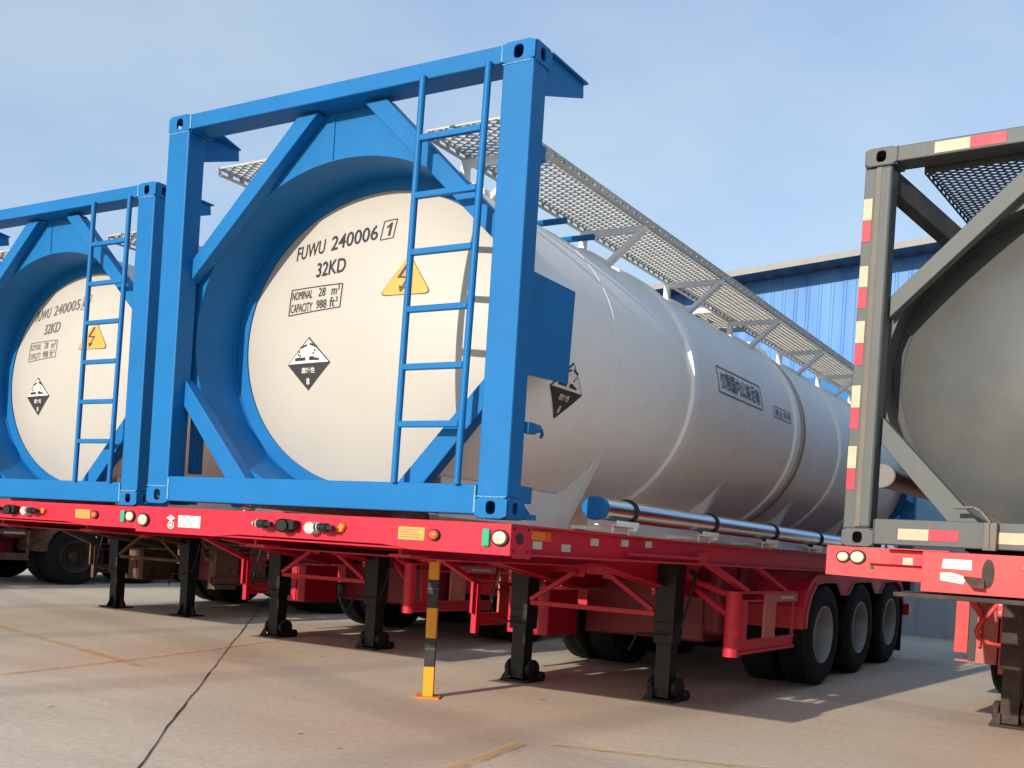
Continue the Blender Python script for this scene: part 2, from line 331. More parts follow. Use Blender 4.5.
# ------------------------------------------------------------------ tank container
W, HT, ZB, L = 2.4358, 2.609, 1.419, 9.125
ZC, XC = 2.5675, W/2
CY = .08
def frame_end(mb_post, mir, rear=False):
    pass
def end_y(y, rear): return L-y if rear else y
def make_frame(rt, mt, rear=False, tan=False):
    RP, RF, YF = (1.085, 1.042, .19) if tan else (1.06, .966, .305)
    E_ = lambda y: end_y(y, rear)
    zt = ZB+HT
    for sx in (0, 1):
        mx = (lambda x: W-x) if sx else (lambda x: x)
        def bx(mb, x0, x1, y0, y1, z0, z1):
            xa, xb = sorted((mx(x0), mx(x1))); ya, yb = sorted((E_(y0), E_(y1))); mb.box(xa, xb, ya, yb, z0, z1)
        p = MB()
        if tan:
            bx(p, .0, .07, .02, .13, ZB+.118, zt-.118)
            post = p.build('corner_post', mt, rt, bevel=.006)
            q = MB(); bx(q, .07, .155, .003, .135, ZB+.118, zt-.118); q.build('post_channel', mt, post, bevel=.02, seg=4); q = MB(); bx(q, .071, .098, .0005, .0025, ZB+.13, zt-.13); q.build('rust_streak', 'tan', post)
        else:
            bx(p, .003, .170, .002, .125, ZB+.118, zt-.118); post = p.build('corner_post', mt, rt, bevel=.007)
        for z0, z1 in ((ZB, ZB+.118), (zt-.118, zt)):
            c = MB(); x1 = .178; yd = .162; t = .014
            # hollow corner casting: six walls, oval holes on the front and the outer side
            def plate_hole(org, ux, uz, nrm, hw, hh, rw, rh, th):
                n = 20; oi = []; oo = []
                for i in range(n):
                    a = 2*math.pi*(i+.5)/n; ca, sa = math.cos(a), math.sin(a)
                    oi.append((rw*math.copysign(abs(ca)**.7, ca), rh*math.copysign(abs(sa)**.7, sa)))
                    k = 1/max(abs(ca)/hw, abs(sa)/hh); oo.append((ca*k, sa*k))
                vs = []
                for d in (0, th):
                    for a_, b_ in oi+oo: vs.append(Vector(org)+Vector(ux)*a_+Vector(uz)*b_+Vector(nrm)*d)
                fs = []
                for i in range(n):
                    j = (i+1) % n
                    fs += [(i, j, n+j, n+i), (2*n+i, 3*n+i, 3*n+j, 2*n+j), (i, 2*n+i, 2*n+j, j), (n+i, n+j, 3*n+j, 3*n+i)]
                c.add(vs, fs)
            zm = (z0+z1)/2
            dirx = -1 if sx else 1; diry = -1 if rear else 1
            hx = (x1)/2
            plate_hole((mx(hx), E_(0), zm), (1, 0, 0), (0, 0, 1), (0, diry, 0), hx, .059, .026, .036, t)
            plate_hole((mx(0), E_(yd/2), zm), (0, 1, 0), (0, 0, 1), (dirx, 0, 0), yd/2-.0005, .0585, .024, .035, t)
            bx(c, x1-t, x1-.0005, t, yd, z0+.001, z1-.001); bx(c, t, x1-t, yd-t, yd-.001, z0+.001, z1-.001)
            bx(c, t, x1-t, t, yd-t, z0, z0+t); bx(c, t, x1-t, t, yd-t, z1-t, z1)
            c.build('corner_casting', mt, rt, bevel=.004)
            d = MB(); bx(d, t+.004, x1-t-.004, t+.05, yd-t-.004, z0+t+.001, z1-t-.001)
        # diagonal braces
        def brace(a, b, name='diagonal_brace'):
            q = MB(); pts = [(mx(x), E_(CY), z) for x, z in a]
            q.extr(pts, (0, (.075)*(-1 if rear else 1), 0)); q.build(name, mt, rt, bevel=.004)
        brace([(.165, 3.067), (.165, 2.927), (1.06, 3.905), (.918, 3.905)], 0)
        brace([(.165, 2.272), (.165, 2.10), (.545, 1.60), (.705, 1.60)], 0)
        # side gusset plate and top stub
        g_ = MB(); xa = .014
        g_.yz([(E_(.12), 2.80), (E_(.545), 2.80), (E_(.525), 2.252), (E_(.12), 2.228)], mx(xa), mx(xa+.012)); g_.build('gusset_plate', mt, rt)
        g_ = MB(); g_.yz([(E_(.16), 4.015), (E_(.505), 4.012), (E_(.513), 3.935), (E_(.125), 3.77), (E_(.125), 3.9), (E_(.16), 3.92)], mx(.02), mx(.032))
        g_.extr([(mx(.0), E_(.163), 4.016), (mx(.16), E_(.163), 4.016), (mx(.035), E_(.52), 4.013), (mx(0), E_(.52), 4.013)], (0, 0, .010)); g_.build('top_stub', mt, rt)
        l_ = MB(); bx(l_, .02, .06, .125, .19, 3.42, 3.51); bx(l_, .02, .10, .126, .255, 1.52, 1.615); l_.build('lug', mt, rt, bevel=.005)
        b_ = MB(); bx(b_, .0, .12, .163, .27, ZB+.01, ZB+.04); b_.yz([(E_(.163), ZB+.118), (E_(.27), ZB+.041), (E_(.163), ZB+.041)], mx(.03), mx(.045)); b_.build('base_gusset', mt, rt)
    r_ = MB(); ya, yb = sorted((E_(.004), E_(.11))); r_.box(.176, W-.176, ya, yb, ZB+.02, 1.604); r_.build('bottom_rail', mt, rt, bevel=.006)
    r_ = MB(); ya, yb = sorted((E_(.004), E_(.16))); r_.box(.176, W-.176, ya, yb, 3.922, 4.022); r_.build('top_rail', mt, rt, bevel=.006)
    if not rear:
        def bead(pts, r): MB().tube(pts, r, 6).build('weld_bead', 'weld' if mt == 'blue' else mt, rt, smooth=True)
        for x in (.1785, W-.1785): bead([(x, .002, ZB+.03+i*.0146) for i in range(11)], .005); bead([(x, .002, 3.925+i*.0097) for i in range(11)], .004)
        for x0 in (.006, W-.172):
            for z in (ZB+.119, zt-.119): bead([(x0+.0166*i, .002, z) for i in range(11)], .0035)
    # ring plate with the round opening
    pl = MB(); n = 96; oct_ = [(.13, 2.15), (.13, 3.0), (1.0, 3.932), (W-1.0, 3.932), (W-.13, 3.0), (W-.13, 2.15), (W-.62, 1.606), (.62, 1.606)]
    lines = []
    for i in range(8):
        a, b = Vector(oct_[i]), Vector(oct_[(i+1) % 8]); lines.append((a, b))
    vi, vo = [], []
    for i in range(n):
        t = 2*math.pi*i/n; d = Vector((math.cos(t), math.sin(t))); best = 9
        for a, b in lines:
            e = b-a; den = d.x*e.y-d.y*e.x
            if abs(den) < 1e-9: continue
            w_ = a-Vector((XC, ZC)); s_ = (w_.x*e.y-w_.y*e.x)/den; u_ = (w_.x*d.y-w_.y*d.x)/den
            if s_ > 0 and -1e-6 <= u_ <= 1+1e-6: best = min(best, s_)
        r0 = min(RP, best-.002) if best < 9 else RP
        vi.append((XC+d.x*r0, ZC+d.y*r0)); vo.append((XC+d.x*best, ZC+d.y*best))
    y0, y1 = E_(.156), E_(.164)
    vs = [(x, y0, z) for x, z in vi]+[(x, y0, z) for x, z in vo]+[(x, y1, z) for x, z in vi]+[(x, y1, z) for x, z in vo]; fs = []
    for i in range(n):
        j = (i+1) % n; fs += [(i, j, n+j, n+i), (2*n+i, 2*n+j, 3*n+j, 3*n+i), (n+i, n+j, 3*n+j, 3*n+i), (i, j, 2*n+j, 2*n+i)]
    pl.add(vs, fs); pl.box(XC-.105, XC-.098, *sorted((E_(.150), E_(.156))), ZC+1.065, 3.90); pl.build('ring_plate', mt, rt)
    # drum between the ring plate and the dish, with its flat annular flange
    lin = 'gdark' if mt == 'grey' else mt
    dr = MB(); s_ = -1 if rear else 1
    prof = [(0, RP), (YF, RP-.004), (YF, RF)]; prof = [(E_(.158+t), r) for t, r in prof]
    dr.rev((XC, 0, ZC), 'Y', prof+[(E_(.158+YF+.007), RF), (E_(.158+YF+.007), RP+.004), (E_(.166), RP+.008), (E_(.158), RP)], 128)
    dr.build('skirt_drum', lin, rt, smooth=True)
    sm = MB(); sm.tube([(XC+(RP-.003)*math.cos(2*math.pi*i/96), E_(.153+YF), ZC+(RP-.003)*math.sin(2*math.pi*i/96)) for i in range(96)], .005, 6, closed=True); sm.build('weld_seam', lin, rt, smooth=True)

def dishY(x, z):
    r2_ = (x-XC)**2+(z-ZC)**2; return .474-(math.sqrt(max(0, 3.2**2-r2_))-math.sqrt(3.2**2-.967**2))
DX = 0
def on_dish(off): return lambda u, v: (u+DX, dishY(u+DX, v)-off, v)
RT = 1.087
def on_shell(off, side=1):            # u = distance along the tank, v = height
    def fn(u, v):
        s_ = max(-1, min(1, (v-ZC)/RT)); a = math.asin(s_); return (XC+side*(RT+off)*math.cos(a), u, ZC+(RT+off)*math.sin(a))
    return fn

def hazard_label(rt, cxu, cv, hw, fn, name='hazard_placard'):
    """class 8 diamond: white upper half with pictogram, black lower half with lettering"""
    base = MB(); put_grid(base, [(cxu-hw, cv), (cxu, cv-hw), (cxu+hw, cv), (cxu, cv+hw)], fn(.0025), 10)
    o = base.build(name, 'ink', rt)
    k = hw*.93; wh = MB(); n = 8
    vs, fs = [], []
    for i in range(n+1):                 # upper triangle in rows
        t = i/n; half = k*(1-t); z = cv+.02*hw+k*t*.97
        for j in range(n+1): vs.append(fn(.0045)(cxu-half+2*half*j/n, z))
    fs = [(i*(n+1)+j, i*(n+1)+j+1, (i+1)*(n+1)+j+1, (i+1)*(n+1)+j) for i in range(n) for j in range(n)]
    wh.add(vs, fs); M_ = wh.build('white_field', 'label', o)
    pc = MB(); g = fn(.0065)
    P = lambda pts: put_poly(pc, [(cxu+a*hw, cv+b*hw) for a, b in pts], g)
    P([(-.62, .12), (-.12, .12), (-.12, .24), (-.62, .24)])                       # bar
    P([(.05, .12), (.5, .10), (.52, .17), (.3, .22), (.22, .27), (.05, .25)])     # hand
    P([(-.38, .56), (-.06, .66), (-.06, .74), (-.38, .64)]); P([(.05, .70), (.36, .58), (.38, .66), (.07, .78)])   # tilted tubes
    for a, b in ((-.42, .46), (-.46, .36), (.30, .48), (.24, .38), (-.38, .30)): P([(a-.03, b-.04), (a+.03, b-.04), (a+.03, b+.04), (a-.03, b+.04)])
    pc.build('pictogram', 'ink', o)
    tx = MB(); put_text(tx, '腐蚀性', cxu-.30*hw, cv-.36*hw, .62*hw, .22*hw, fn(.0045), bold=.01); put_text(tx, '8', cxu-.07*hw, cv-.78*hw, .14*hw, .24*hw, fn(.0045), bold=.01)
    tx.build('lettering', 'label', o)
    return o

def grating(rt, x0, x1, y0, y1, z, pitch=.024, seg=.039, mt='galv'):
    """expanded metal: zigzag strands joined at every second bend"""
    mb = MB(); rows = int((y1-y0)/pitch); cols = int((x1-x0)/seg); sx_ = (x1-x0)/cols; h = .012; wd = .011
    vs, fs = [], []
    for r_ in range(rows):
        yb = y0+pitch*(r_+.5)
        for c_ in range(cols):
            a = pitch*.46 if (c_+r_) % 2 == 0 else -pitch*.46
            p = (x0+c_*sx_, yb+a); q = (x0+(c_+1)*sx_, yb-a); o = len(vs)
            for px, py in (p, q):
                vs += [(px, py-wd/2, z-h), (px, py+wd/2, z-h+.004), (px, py+wd/2, z+.002), (px, py-wd/2, z-.002)]
            fs += [(o, o+1, o+5, o+4), (o+1, o+2, o+6, o+5), (o+2, o+3, o+7, o+6), (o+3, o, o+4, o+7)]
    mb.add(vs, fs); me = bpy.data.meshes.new('grating'); me.from_pydata([(x, y, zz*S) for x, y, zz in mb.v], [], mb.f)
    me.materials.append(M[mt]); o = bpy.data.objects.new('grating', me); col.objects.link(o); o.parent = rt; return o

def slotted(mb, x, y0, y1, z0, z1, th=.004, pitch=.09):
    h = z1-z0; mb.box(x, x+th, y0, y1, z0, z0+h*.3); mb.box(x, x+th, y0, y1, z1-h*.3, z1)
    n = int((y1-y0)/pitch)
    for i in range(n+1):
        y = y0+(y1-y0)*i/n; mb.box(x+.0003, x+th-.0003, max(y0, y-.018), min(y1, y+.018), z0+h*.3, z1-h*.3)
def walkway(rt, x0, x1, y0, y1, z, side):
    w_ = MB(); slotted(w_, x0, y0, y1, z-.055, z); slotted(w_, x1-.004, y0, y1, z-.055, z)
    w_.box(x0+.004, x1-.004, y0, y0+.004, z-.012, z-.001); w_.box(x0+.004, x1-.004, y1-.004, y1, z-.05, z-.001)
    w_.box(x0, x0+.03, y0, y1, z-.058, z-.0552); w_.box(x1-.03, x1, y0, y1, z-.058, z-.0552)
    o = w_.build('walkway', 'galv', rt); grating(o, x0+.005, x1-.005, y0+.005, y1-.005, z)
    inner, outer = (x0, x1) if side > 0 else (x1, x0)
    for yb in [.55+1.345*i for i in range(7)]:
        b = MB(); dx = abs(inner-XC); zt_ = ZC+math.sqrt(RT**2-dx*dx); s_ = side
        b.box(min(inner, outer)+.005, max(inner, outer)-.005, yb-.02, yb+.02, z-.10, z-.0585)
        b.box(min(inner, inner+.04*s_), max(inner, inner+.04*s_), yb-.02, yb+.02, zt_-.03, z-.10)
        dx2 = abs(outer-XC)-.13; 
        a2 = math.acos(.66/RT); xf = XC+s_*RT*math.cos(a2); zf = ZC+RT*math.sin(a2)
        b.bar((xf-.0*s_, yb, zf-.01), (outer-.03*s_, yb, z-.09), .03, .055, up=(0, 1, 0))
        # foot plate lying along the shell
        pts = []
        a0 = math.acos(min(1, dx/RT)); 
        for i in range(7):
            a = a0+(a2-a0)*i/6; pts.append((XC+s_*(RT+.012)*math.cos(a), yb, ZC+(RT+.012)*math.sin(a)))
        for i in range(6): b.bar(pts[i], pts[i+1], .07, .03, up=(math.cos(a0)*s_, 0, 1))
        b.build('walkway_bracket', 'white', rt)
    return o

def shell(rt, mt='white'):
    s_ = MB(); y0, y1 = .20, L-.20
    R1 = RT if mt == 'white' else RT+.012
    s_.rev((XC, 0, ZC), 'Y', [(y0, R1-.012), (y0, R1), (y1, R1), (y1, R1-.012)], 160)
    return s_.build('tank_shell', mt, rt, smooth=True)
def ladder(rt, mt='blue'):
    ld = MB(); xs = (1.798, 2.176)
    for x, x2 in ((1.812, 1.786), (2.192, 2.158)):
        ld.tube([(x, -.006, 3.935), (x2, -.006, 1.60)], .0175, 12)
    o = ld.build('ladder', mt, rt, smooth=True)
    for z in (3.575, 3.245, 2.92, 2.592, 2.262, 1.935):
        r_ = MB(); k_ = (z-1.6)/2.33; r_.bar((1.798+.026*k_, -.010, z), (2.146+.034*k_, -.010, z), .028, .036); r_.build('rung', mt, o, bevel=.004)
    return o

def make_container(name, serial=None, check=None, style='white'):
    rt = root(name, 0, 0)
    white = style == 'white'; fr = 'blue' if white else 'grey'
    make_frame(rt, fr, tan=not white); make_frame(rt, fr, rear=True, tan=not white)
    shell(rt, 'white' if white else 'gdish')
    d = MB(); prof = []
    for i in range(24):
        rd, ye = (.967, .474) if white else (1.043, .355)
        r_ = rd*i/23+.0005; prof.append((ye-(math.sqrt(3.2**2-r_*r_)-math.sqrt(3.2**2-rd**2)), r_))
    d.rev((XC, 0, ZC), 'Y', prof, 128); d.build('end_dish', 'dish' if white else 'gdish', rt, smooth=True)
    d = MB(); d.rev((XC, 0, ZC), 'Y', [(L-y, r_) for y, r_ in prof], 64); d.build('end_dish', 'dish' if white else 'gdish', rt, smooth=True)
    if white: ladder(rt)
    for y in (2.42, 4.66, 6.05, 7.6):
        r_ = MB(); r_.rev((XC, 0, ZC), 'Y', [(y-.045, RT-.002), (y-.045, RT+.026), (y+.045, RT+.026), (y+.045, RT-.002)], 128); r_.build('stiffening_ring', 'ringw' if white else 'gdish', rt, smooth=True)
    if white:
        for y in (1.28, 3.52, 5.4, 6.9):
            sw = MB(); sw.tube([(XC+(RT+.0005)*math.cos(2*math.pi*i/120), y, ZC+(RT+.0005)*math.sin(2*math.pi*i/120)) for i in range(120)], .0018, 6, closed=True); sw.build('weld_seam', 'white', rt, smooth=True)
    # saddle supports with arc-cut tops
    for y in (1.5, 3.5, 5.28, 7.2, L-1.5):
        for sx in (-1, 1):
            s_ = MB(); pts = []
            t0, t1 = R(-72), R(-37)
            for i in range(13):
                a = t0+(t1-t0)*i/12; pts.append((XC+sx*RT*1.002*math.cos(a), ZC+RT*1.002*math.sin(a)))
            pts += [(XC+sx*.665, ZB+.01), (XC+sx*.30, ZB+.01)]
            s_.xz(pts, y-.006, y+.006)
            # outer flange following the plate's free edge
            s_.bar((XC+sx*.874, y+.02, ZC-.654), (XC+sx*.671, y+.02, ZB+.012), .012, .07, up=(0, 1, 0))
            if y == 1.5: s_.box(*sorted((XC+sx*.620, XC+sx*.628)), .30, y-.0065, ZB+.01, 1.672)
            if y == L-1.5: s_.box(*sorted((XC+sx*.620, XC+sx*.628)), y+.0065, L-.3, ZB+.01, 1.672)
            s_.build('saddle', 'white' if white else 'gdark', rt)
            wl = MB(); wl.tube([(XC+sx*(RT+.002)*math.cos(a), y+.03, ZC+(RT+.002)*math.sin(a)) for a in [t0+(R(-34)-t0)*i/14 for i in range(15)]], .004, 5); wl.build('weld_seam', 'white' if white else 'gdark', rt, smooth=True)
    for sx in (-1, 1):
        b = MB(); xx = sorted((XC+sx*.80, XC+sx*.90)); b.box(xx[0], xx[1], 1.58, L-1.58, ZB+.004, ZB+.10); b.build('base_beam', 'white' if white else 'gdark', rt, bevel=.006)
    if white:
        walkway(rt, 1.68, 2.15, .22, 8.9, 3.75, 1); walkway(rt, .185, .655, .22, 8.9, 3.75, -1)
        c = MB(); c.box(.66, 1.68, 4.2, 4.23, 3.69, 3.742); c.box(.66, 1.68, 4.95, 4.98, 3.69, 3.742); c.box(1.15, 1.18, 4.2295, 4.9505, 3.70, 3.735); o = c.build('cross_walkway', 'galv', rt); grating(o, .665, 1.675, 4.235, 4.945, 3.746)
        # manhole and valve housing on top
        mh = MB(); mh.disc((XC, 4.6, ZC+RT-.04), 'Z', .27, .12, 40, .01)
        for i in range(8): 
            a = i*math.pi/4+.2; mh.disc((XC+.25*math.cos(a), 4.6+.25*math.sin(a), ZC+RT+.08), 'Z', .03, .03, 10)
        mh.build('manhole_lid', 'chrome', rt, smooth=True)
        bx_ = MB(); bx_.box(XC-.3, XC+.3, 5.6, 6.1, ZC+RT-.06, ZC+RT+.09); bx_.build('valve_box', 'white', rt, bevel=.01)
        # two cross tubes between the top rail ends and the tank crown
        for y, z in ((1.38, 3.585), (1.74, 3.59)):
            t_ = MB(); t_.tube([(.72, y, z), (1.86, y, z)], .022, 10); t_.build('cross_tube', 'blue', rt, smooth=True)
        # steam tube along a ring
        for y, r_, k in ((4.83, .009, 'galv'), (4.862, .0055, 'cable'), (4.90, .009, 'galv')):
            t_ = MB(); t_.tube([(XC+(RT+.010)*math.cos(a), y, ZC+(RT+.010)*math.sin(a)) for a in [R(75)-R(130)*i/40 for i in range(41)]], r_, 8); t_.build('steam_tube', k, rt, smooth=True)
        cb = MB(); cb.tube([(2.09, .45, 2.31), (2.15, .5, 2.08), (2.16, .45, 1.9)], .003, 5)
        # discharge pipe on brackets
        for sx in (1,):
            px = 2.40
            p_ = MB(); p_.tube([(px, .955, 1.552), (px, 7.9, 1.56)], .071, 28, cap=False); p_.build('discharge_pipe', 'chrome', rt, smooth=True)
            e_ = MB(); e_.disc((px, .925, 1.552), 'Y', .076, .05, 32, .008); e_.build('pipe_cap', 'blue', rt, smooth=True)
            for y in (1.32, 2.57, 3.84, 5.06, 6.3, 7.5):
                k_ = MB(); k_.tube([(px+.078*math.cos(a), y, 1.552+.078*math.sin(a)) for a in [2*math.pi*i/28 for i in range(28)]], .009, 8, closed=True)
                k_.build('pipe_clamp', 'cable', rt, smooth=True)
                t_ = MB(); t_.box(2.06, 2.47, y-.02, y+.02, 1.425, 1.448); t_.box(2.33, 2.47, y-.24, y+.04, 1.449, 1.460)
                t_.box(2.462, 2.47, y-.24, y+.04, 1.4603, 1.485); t_.disc((2.42, y-.2, 1.45), 'Z', .009, -.05, 8); t_.disc((2.42, y, 1.45), 'Z', .009, -.05, 8); t_.build('pipe_bracket', 'white', rt, bevel=.004)
        h_ = MB(); h_.box(W-.02, W-.005+.02, .126, .20, 1.905, 1.965); h_.tube([(W-.01, .18, 1.935), (W-.01, .25, 1.945)], .026, 10)
        h_.tube([(W-.01, .25, 1.945), (W-.01, .285, 1.945), (W-.01, .30, 1.92), (W-.01, .285, 1.90)], .009, 8); h_.build('lashing_hook', 'blue', rt, smooth=True)
        v_ = MB(); v_.box(.10, .16, .20, .26, 1.64, 2.03); v_.box(.10, .26, .20, .26, 1.98, 2.045); v_.disc((.165, .23, 1.95), 'X', .014, .01, 10); v_.disc((.165, .23, 1.72), 'X', .014, .01, 10); v_.build('valve_bracket', 'blue', rt, bevel=.005)
    else:
        o = MB(); x0, x1, y0, y1, z = .28, 2.12, .17, 2.6, 3.935
        o.box(x0+.004, x1, y0, y0+.004, z-.048, z-.003); o.box(x0+.004, x1, y1-.004, y1, z-.048, z-.003); o.box(x0+.004, x1, 1.2, 1.24, z-.09, z-.051)
        slotted(o, x0, y0, y1, z-.05, z); slotted(o, x1, y0, y1, z-.05, z); q = o.build('walkway', 'gdark', rt); grating(q, x0+.005, x1, y0, y1, z, .024, .038, 'gdark')
        for sx in (0, 1):
            m_ = (lambda x: W-x) if sx else (lambda x: x)
            o = MB(); o.bar((m_(.10), .14, 3.85), (m_(.62), 1.15, 3.30), .09, .13); o.build('back_stay', 'gdark', rt, bevel=.006)
        e_ = MB(); e_.disc((-.10+.02, .90, 1.975), 'Y', .092, .05, 32, .006); e_.disc((-.08, .95, 1.975), 'Y', .08, 3.0, 24); e_.build('end_cap_pipe', 'ringg', rt, smooth=True)
    return rt

def add_marks(rt, serial, check, tone='ink', side=True):
    fn = on_dish; t = MB()
    put_text(t, 'FUWU', .645, 3.118, .235, .102, fn(.004), rot=.115, bold=.002)
    put_text(t, serial, .930, 3.150, .335, .105, fn(.004), rot=.115, bold=.006)
    if check == '1': put_poly(t, [(1.330, 3.205), (1.344, 3.207), (1.344, 3.297), (1.332, 3.296), (1.310, 3.268), (1.314, 3.260), (1.330, 3.275)], fn(.004))
    else: put_text(t, check, 1.300, 3.196, .05, .095, fn(.004), rot=.115, bold=.004)
    for p, q in (((1.285, 3.180), (1.368, 3.190)), ((1.285, 3.310), (1.368, 3.320)), ((1.285, 3.180), (1.285, 3.310)), ((1.368, 3.190), (1.368, 3.320))): put_line(t, p, q, .005, fn(.004), 2)
    put_text(t, '32KD', .850, 2.975, .225, .102, fn(.004), rot=.07, bold=.010)
    x0, x1, z0, z1 = .655, 1.072, 2.735, 2.912
    for p, q in (((x0, z0), (x1, z0+.02)), ((x0, z1), (x1, z1)), ((x0, z0), (x0, z1)), ((x1, z0+.02), (x1, z1))): put_line(t, p, q, .006, fn(.004), 3)
    put_text(t, 'NOMINAL', .667, 2.838, .175, .058, fn(.004)); put_text(t, '28', .892, 2.842, .055, .058, fn(.004)); put_text(t, 'm³', .995, 2.842, .058, .064, fn(.004))
    put_text(t, 'CAPACITY', .667, 2.752, .185, .058, fn(.004)); put_text(t, '988', .885, 2.760, .08, .058, fn(.004)); put_text(t, 'ft³', .990, 2.762, .058, .066, fn(.004))
    t.build('dish_lettering', tone, rt)
    hazard_label(rt, .852, 2.400, .176, on_dish)
    # yellow warning triangle with a lightning bolt
    def rtri(cx_, z0, w_, h_, r_):
        A = [Vector((cx_-w_/2, z0)), Vector((cx_+w_/2, z0)), Vector((cx_, z0+h_))]; out = []
        for i in range(3):
            p, a, b = A[i], A[i-1], A[(i+1) % 3]; p1 = p+(a-p).normalized()*r_; p2 = p+(b-p).normalized()*r_
            for k in range(5): s_ = k/4; out.append(tuple((p1*(1-s_)+p*s_)*(1-s_)+(p*(1-s_)+p2*s_)*s_))
        return out
    b0 = MB(); cxx, zz = 1.502, 2.802
    def tri_fan(mb, pts, g):
        c_ = (sum(p[0] for p in pts)/len(pts), sum(p[1] for p in pts)/len(pts)); n = len(pts); rings = []
        vs = [g(*c_)]
        for k in (1, 2, 3, 4, 5):
            for p in pts: vs.append(g(c_[0]+(p[0]-c_[0])*k/5, c_[1]+(p[1]-c_[1])*k/5))
        fs = [(0, 1+i, 1+(i+1) % n) for i in range(n)]
        for k in range(4):
            for i in range(n): j = (i+1) % n; fs.append((1+k*n+i, 1+k*n+j, 1+(k+1)*n+j, 1+(k+1)*n+i))
        mb.add(vs, fs)
    tri_fan(b0, rtri(cxx, zz, .33, .265, .05), on_dish(.0025)); o = b0.build('warning_sign', 'ink', rt)
    y_ = MB(); tri_fan(y_, rtri(cxx, zz+.005, .316, .254, .048), on_dish(.0045)); y_.build('yellow_field', 'lemon', o)
    k = MB(); P = lambda pts: put_poly(k, [(cxx-.022+a, zz+b) for a, b in pts], on_dish(.0065))
    P([(.012, .205), (.030, .198), (-.012, .118), (-.035, .113)]); P([(-.035, .113), (-.026, .124), (.040, .118), (.033, .106)])
    P([(.028, .118), (.042, .118), (.008, .045), (-.002, .048)]); P([(-.018, .062), (.026, .052), (-.006, .018)])
    k.build('lightning_bolt', 'ink', o)
    if not side: return
    g = on_shell; s_ = MB()
    hazard_label(rt, .79, 2.268, .175, lambda off: on_shell(off+.002), 'hazard_placard')
    y0, y1, z0, z1 = 2.88, 3.80, 2.655, 2.868
    for p, q in (((y0, z0), (y1, z0)), ((y0, z1), (y1, z1)), ((y0, z0), (y0, z1)), ((y1, z0), (y1, z1))): put_line(s_, p, q, .010, g(.004), 3)
    for i, ch in enumerate('仅限国内公路运输'): put_text(s_, ch, y0+.045+i*.105, z0+.035, .095, z1-z0-.07, g(.006), bold=.010)
    y0, y1, z0, z1 = 4.08, 4.52, 2.645, 2.745
    for p, q in (((y0, z0), (y1, z0)), ((y0, z1), (y1, z1)), ((y0, z0), (y0, z1)), ((y1, z0), (y1, z1))): put_line(s_, p, q, .006, g(.004), 3)
    for i, ch in enumerate('罐主专用'): put_text(s_, ch, y0+.035+i*.10, z0+.018, .08, z1-z0-.036, g(.006), bold=.006)
    s_.build('side_lettering', 'ink', rt)

# ------------------------------------------------------------------ semi-trailer
GZO = 0
def gz(y): return (.0275+TILT*(y-5.43)+GZO)/S
LEFTG = True; LEGX = (.52, 1.80); LY = 3.42; AX = (5.43, 6.74, 8.05)
def wheel(rt, x, y, side, rimmat='rim'):
    z = gz(y)+.53; c = (x, y, z); n = 56; s_ = side
    t = MB(); w_ = .28
    prof = [(-.14, .30), (-.14, .44), (-.132, .49), (-.11, .522)]
    for k in range(-4, 5):                        # tread with grooves
        a = k*.024
        prof += [(a-.010, .530), (a+.007, .530), (a+.009, .517), (a+.013, .517)] if k < 4 else [(a-.010, .530), (a+.006, .529)]
    prof += [(.11, .522), (.132, .49), (.14, .44), (.138, .36), (.125, .30)]
    t.rev((0, 0, 0), 'X', [(p*s_, r_) for p, r_ in prof], n)
    o = t.build('tyre', 'rubber', None, smooth=True); wt = bpy.data.objects.new('wheel', None); col.objects.link(wt); wt.parent = rt; wt.location = (x, y, z*S); o.parent = wt
    r_ = MB(); r_.rev((0, 0, 0), 'X', [(p*s_, q) for p, q in [(.118, .305), (.134, .302), (.136, .288), (.120, .278), (.03, .262), (-.02, .24), (-.03, .16), (-.01, .12), (-.01, .0005)]], n)
    for i in range(10):
        a = 2*math.pi*i/10; r_.disc((-.028*s_, .175*math.cos(a), .175*math.sin(a)), 'X', .016, .03*s_, 8)
    r_.build('rim', rimmat, wt, smooth=True)
    h_ = MB(); h_.rev((0, 0, 0), 'X', [(p*s_, q) for p, q in [(-.03, .10), (.03, .098), (.045, .08), (.05, .0005)]], 32); h_.build('hub', rimmat, wt, smooth=True)
    return wt

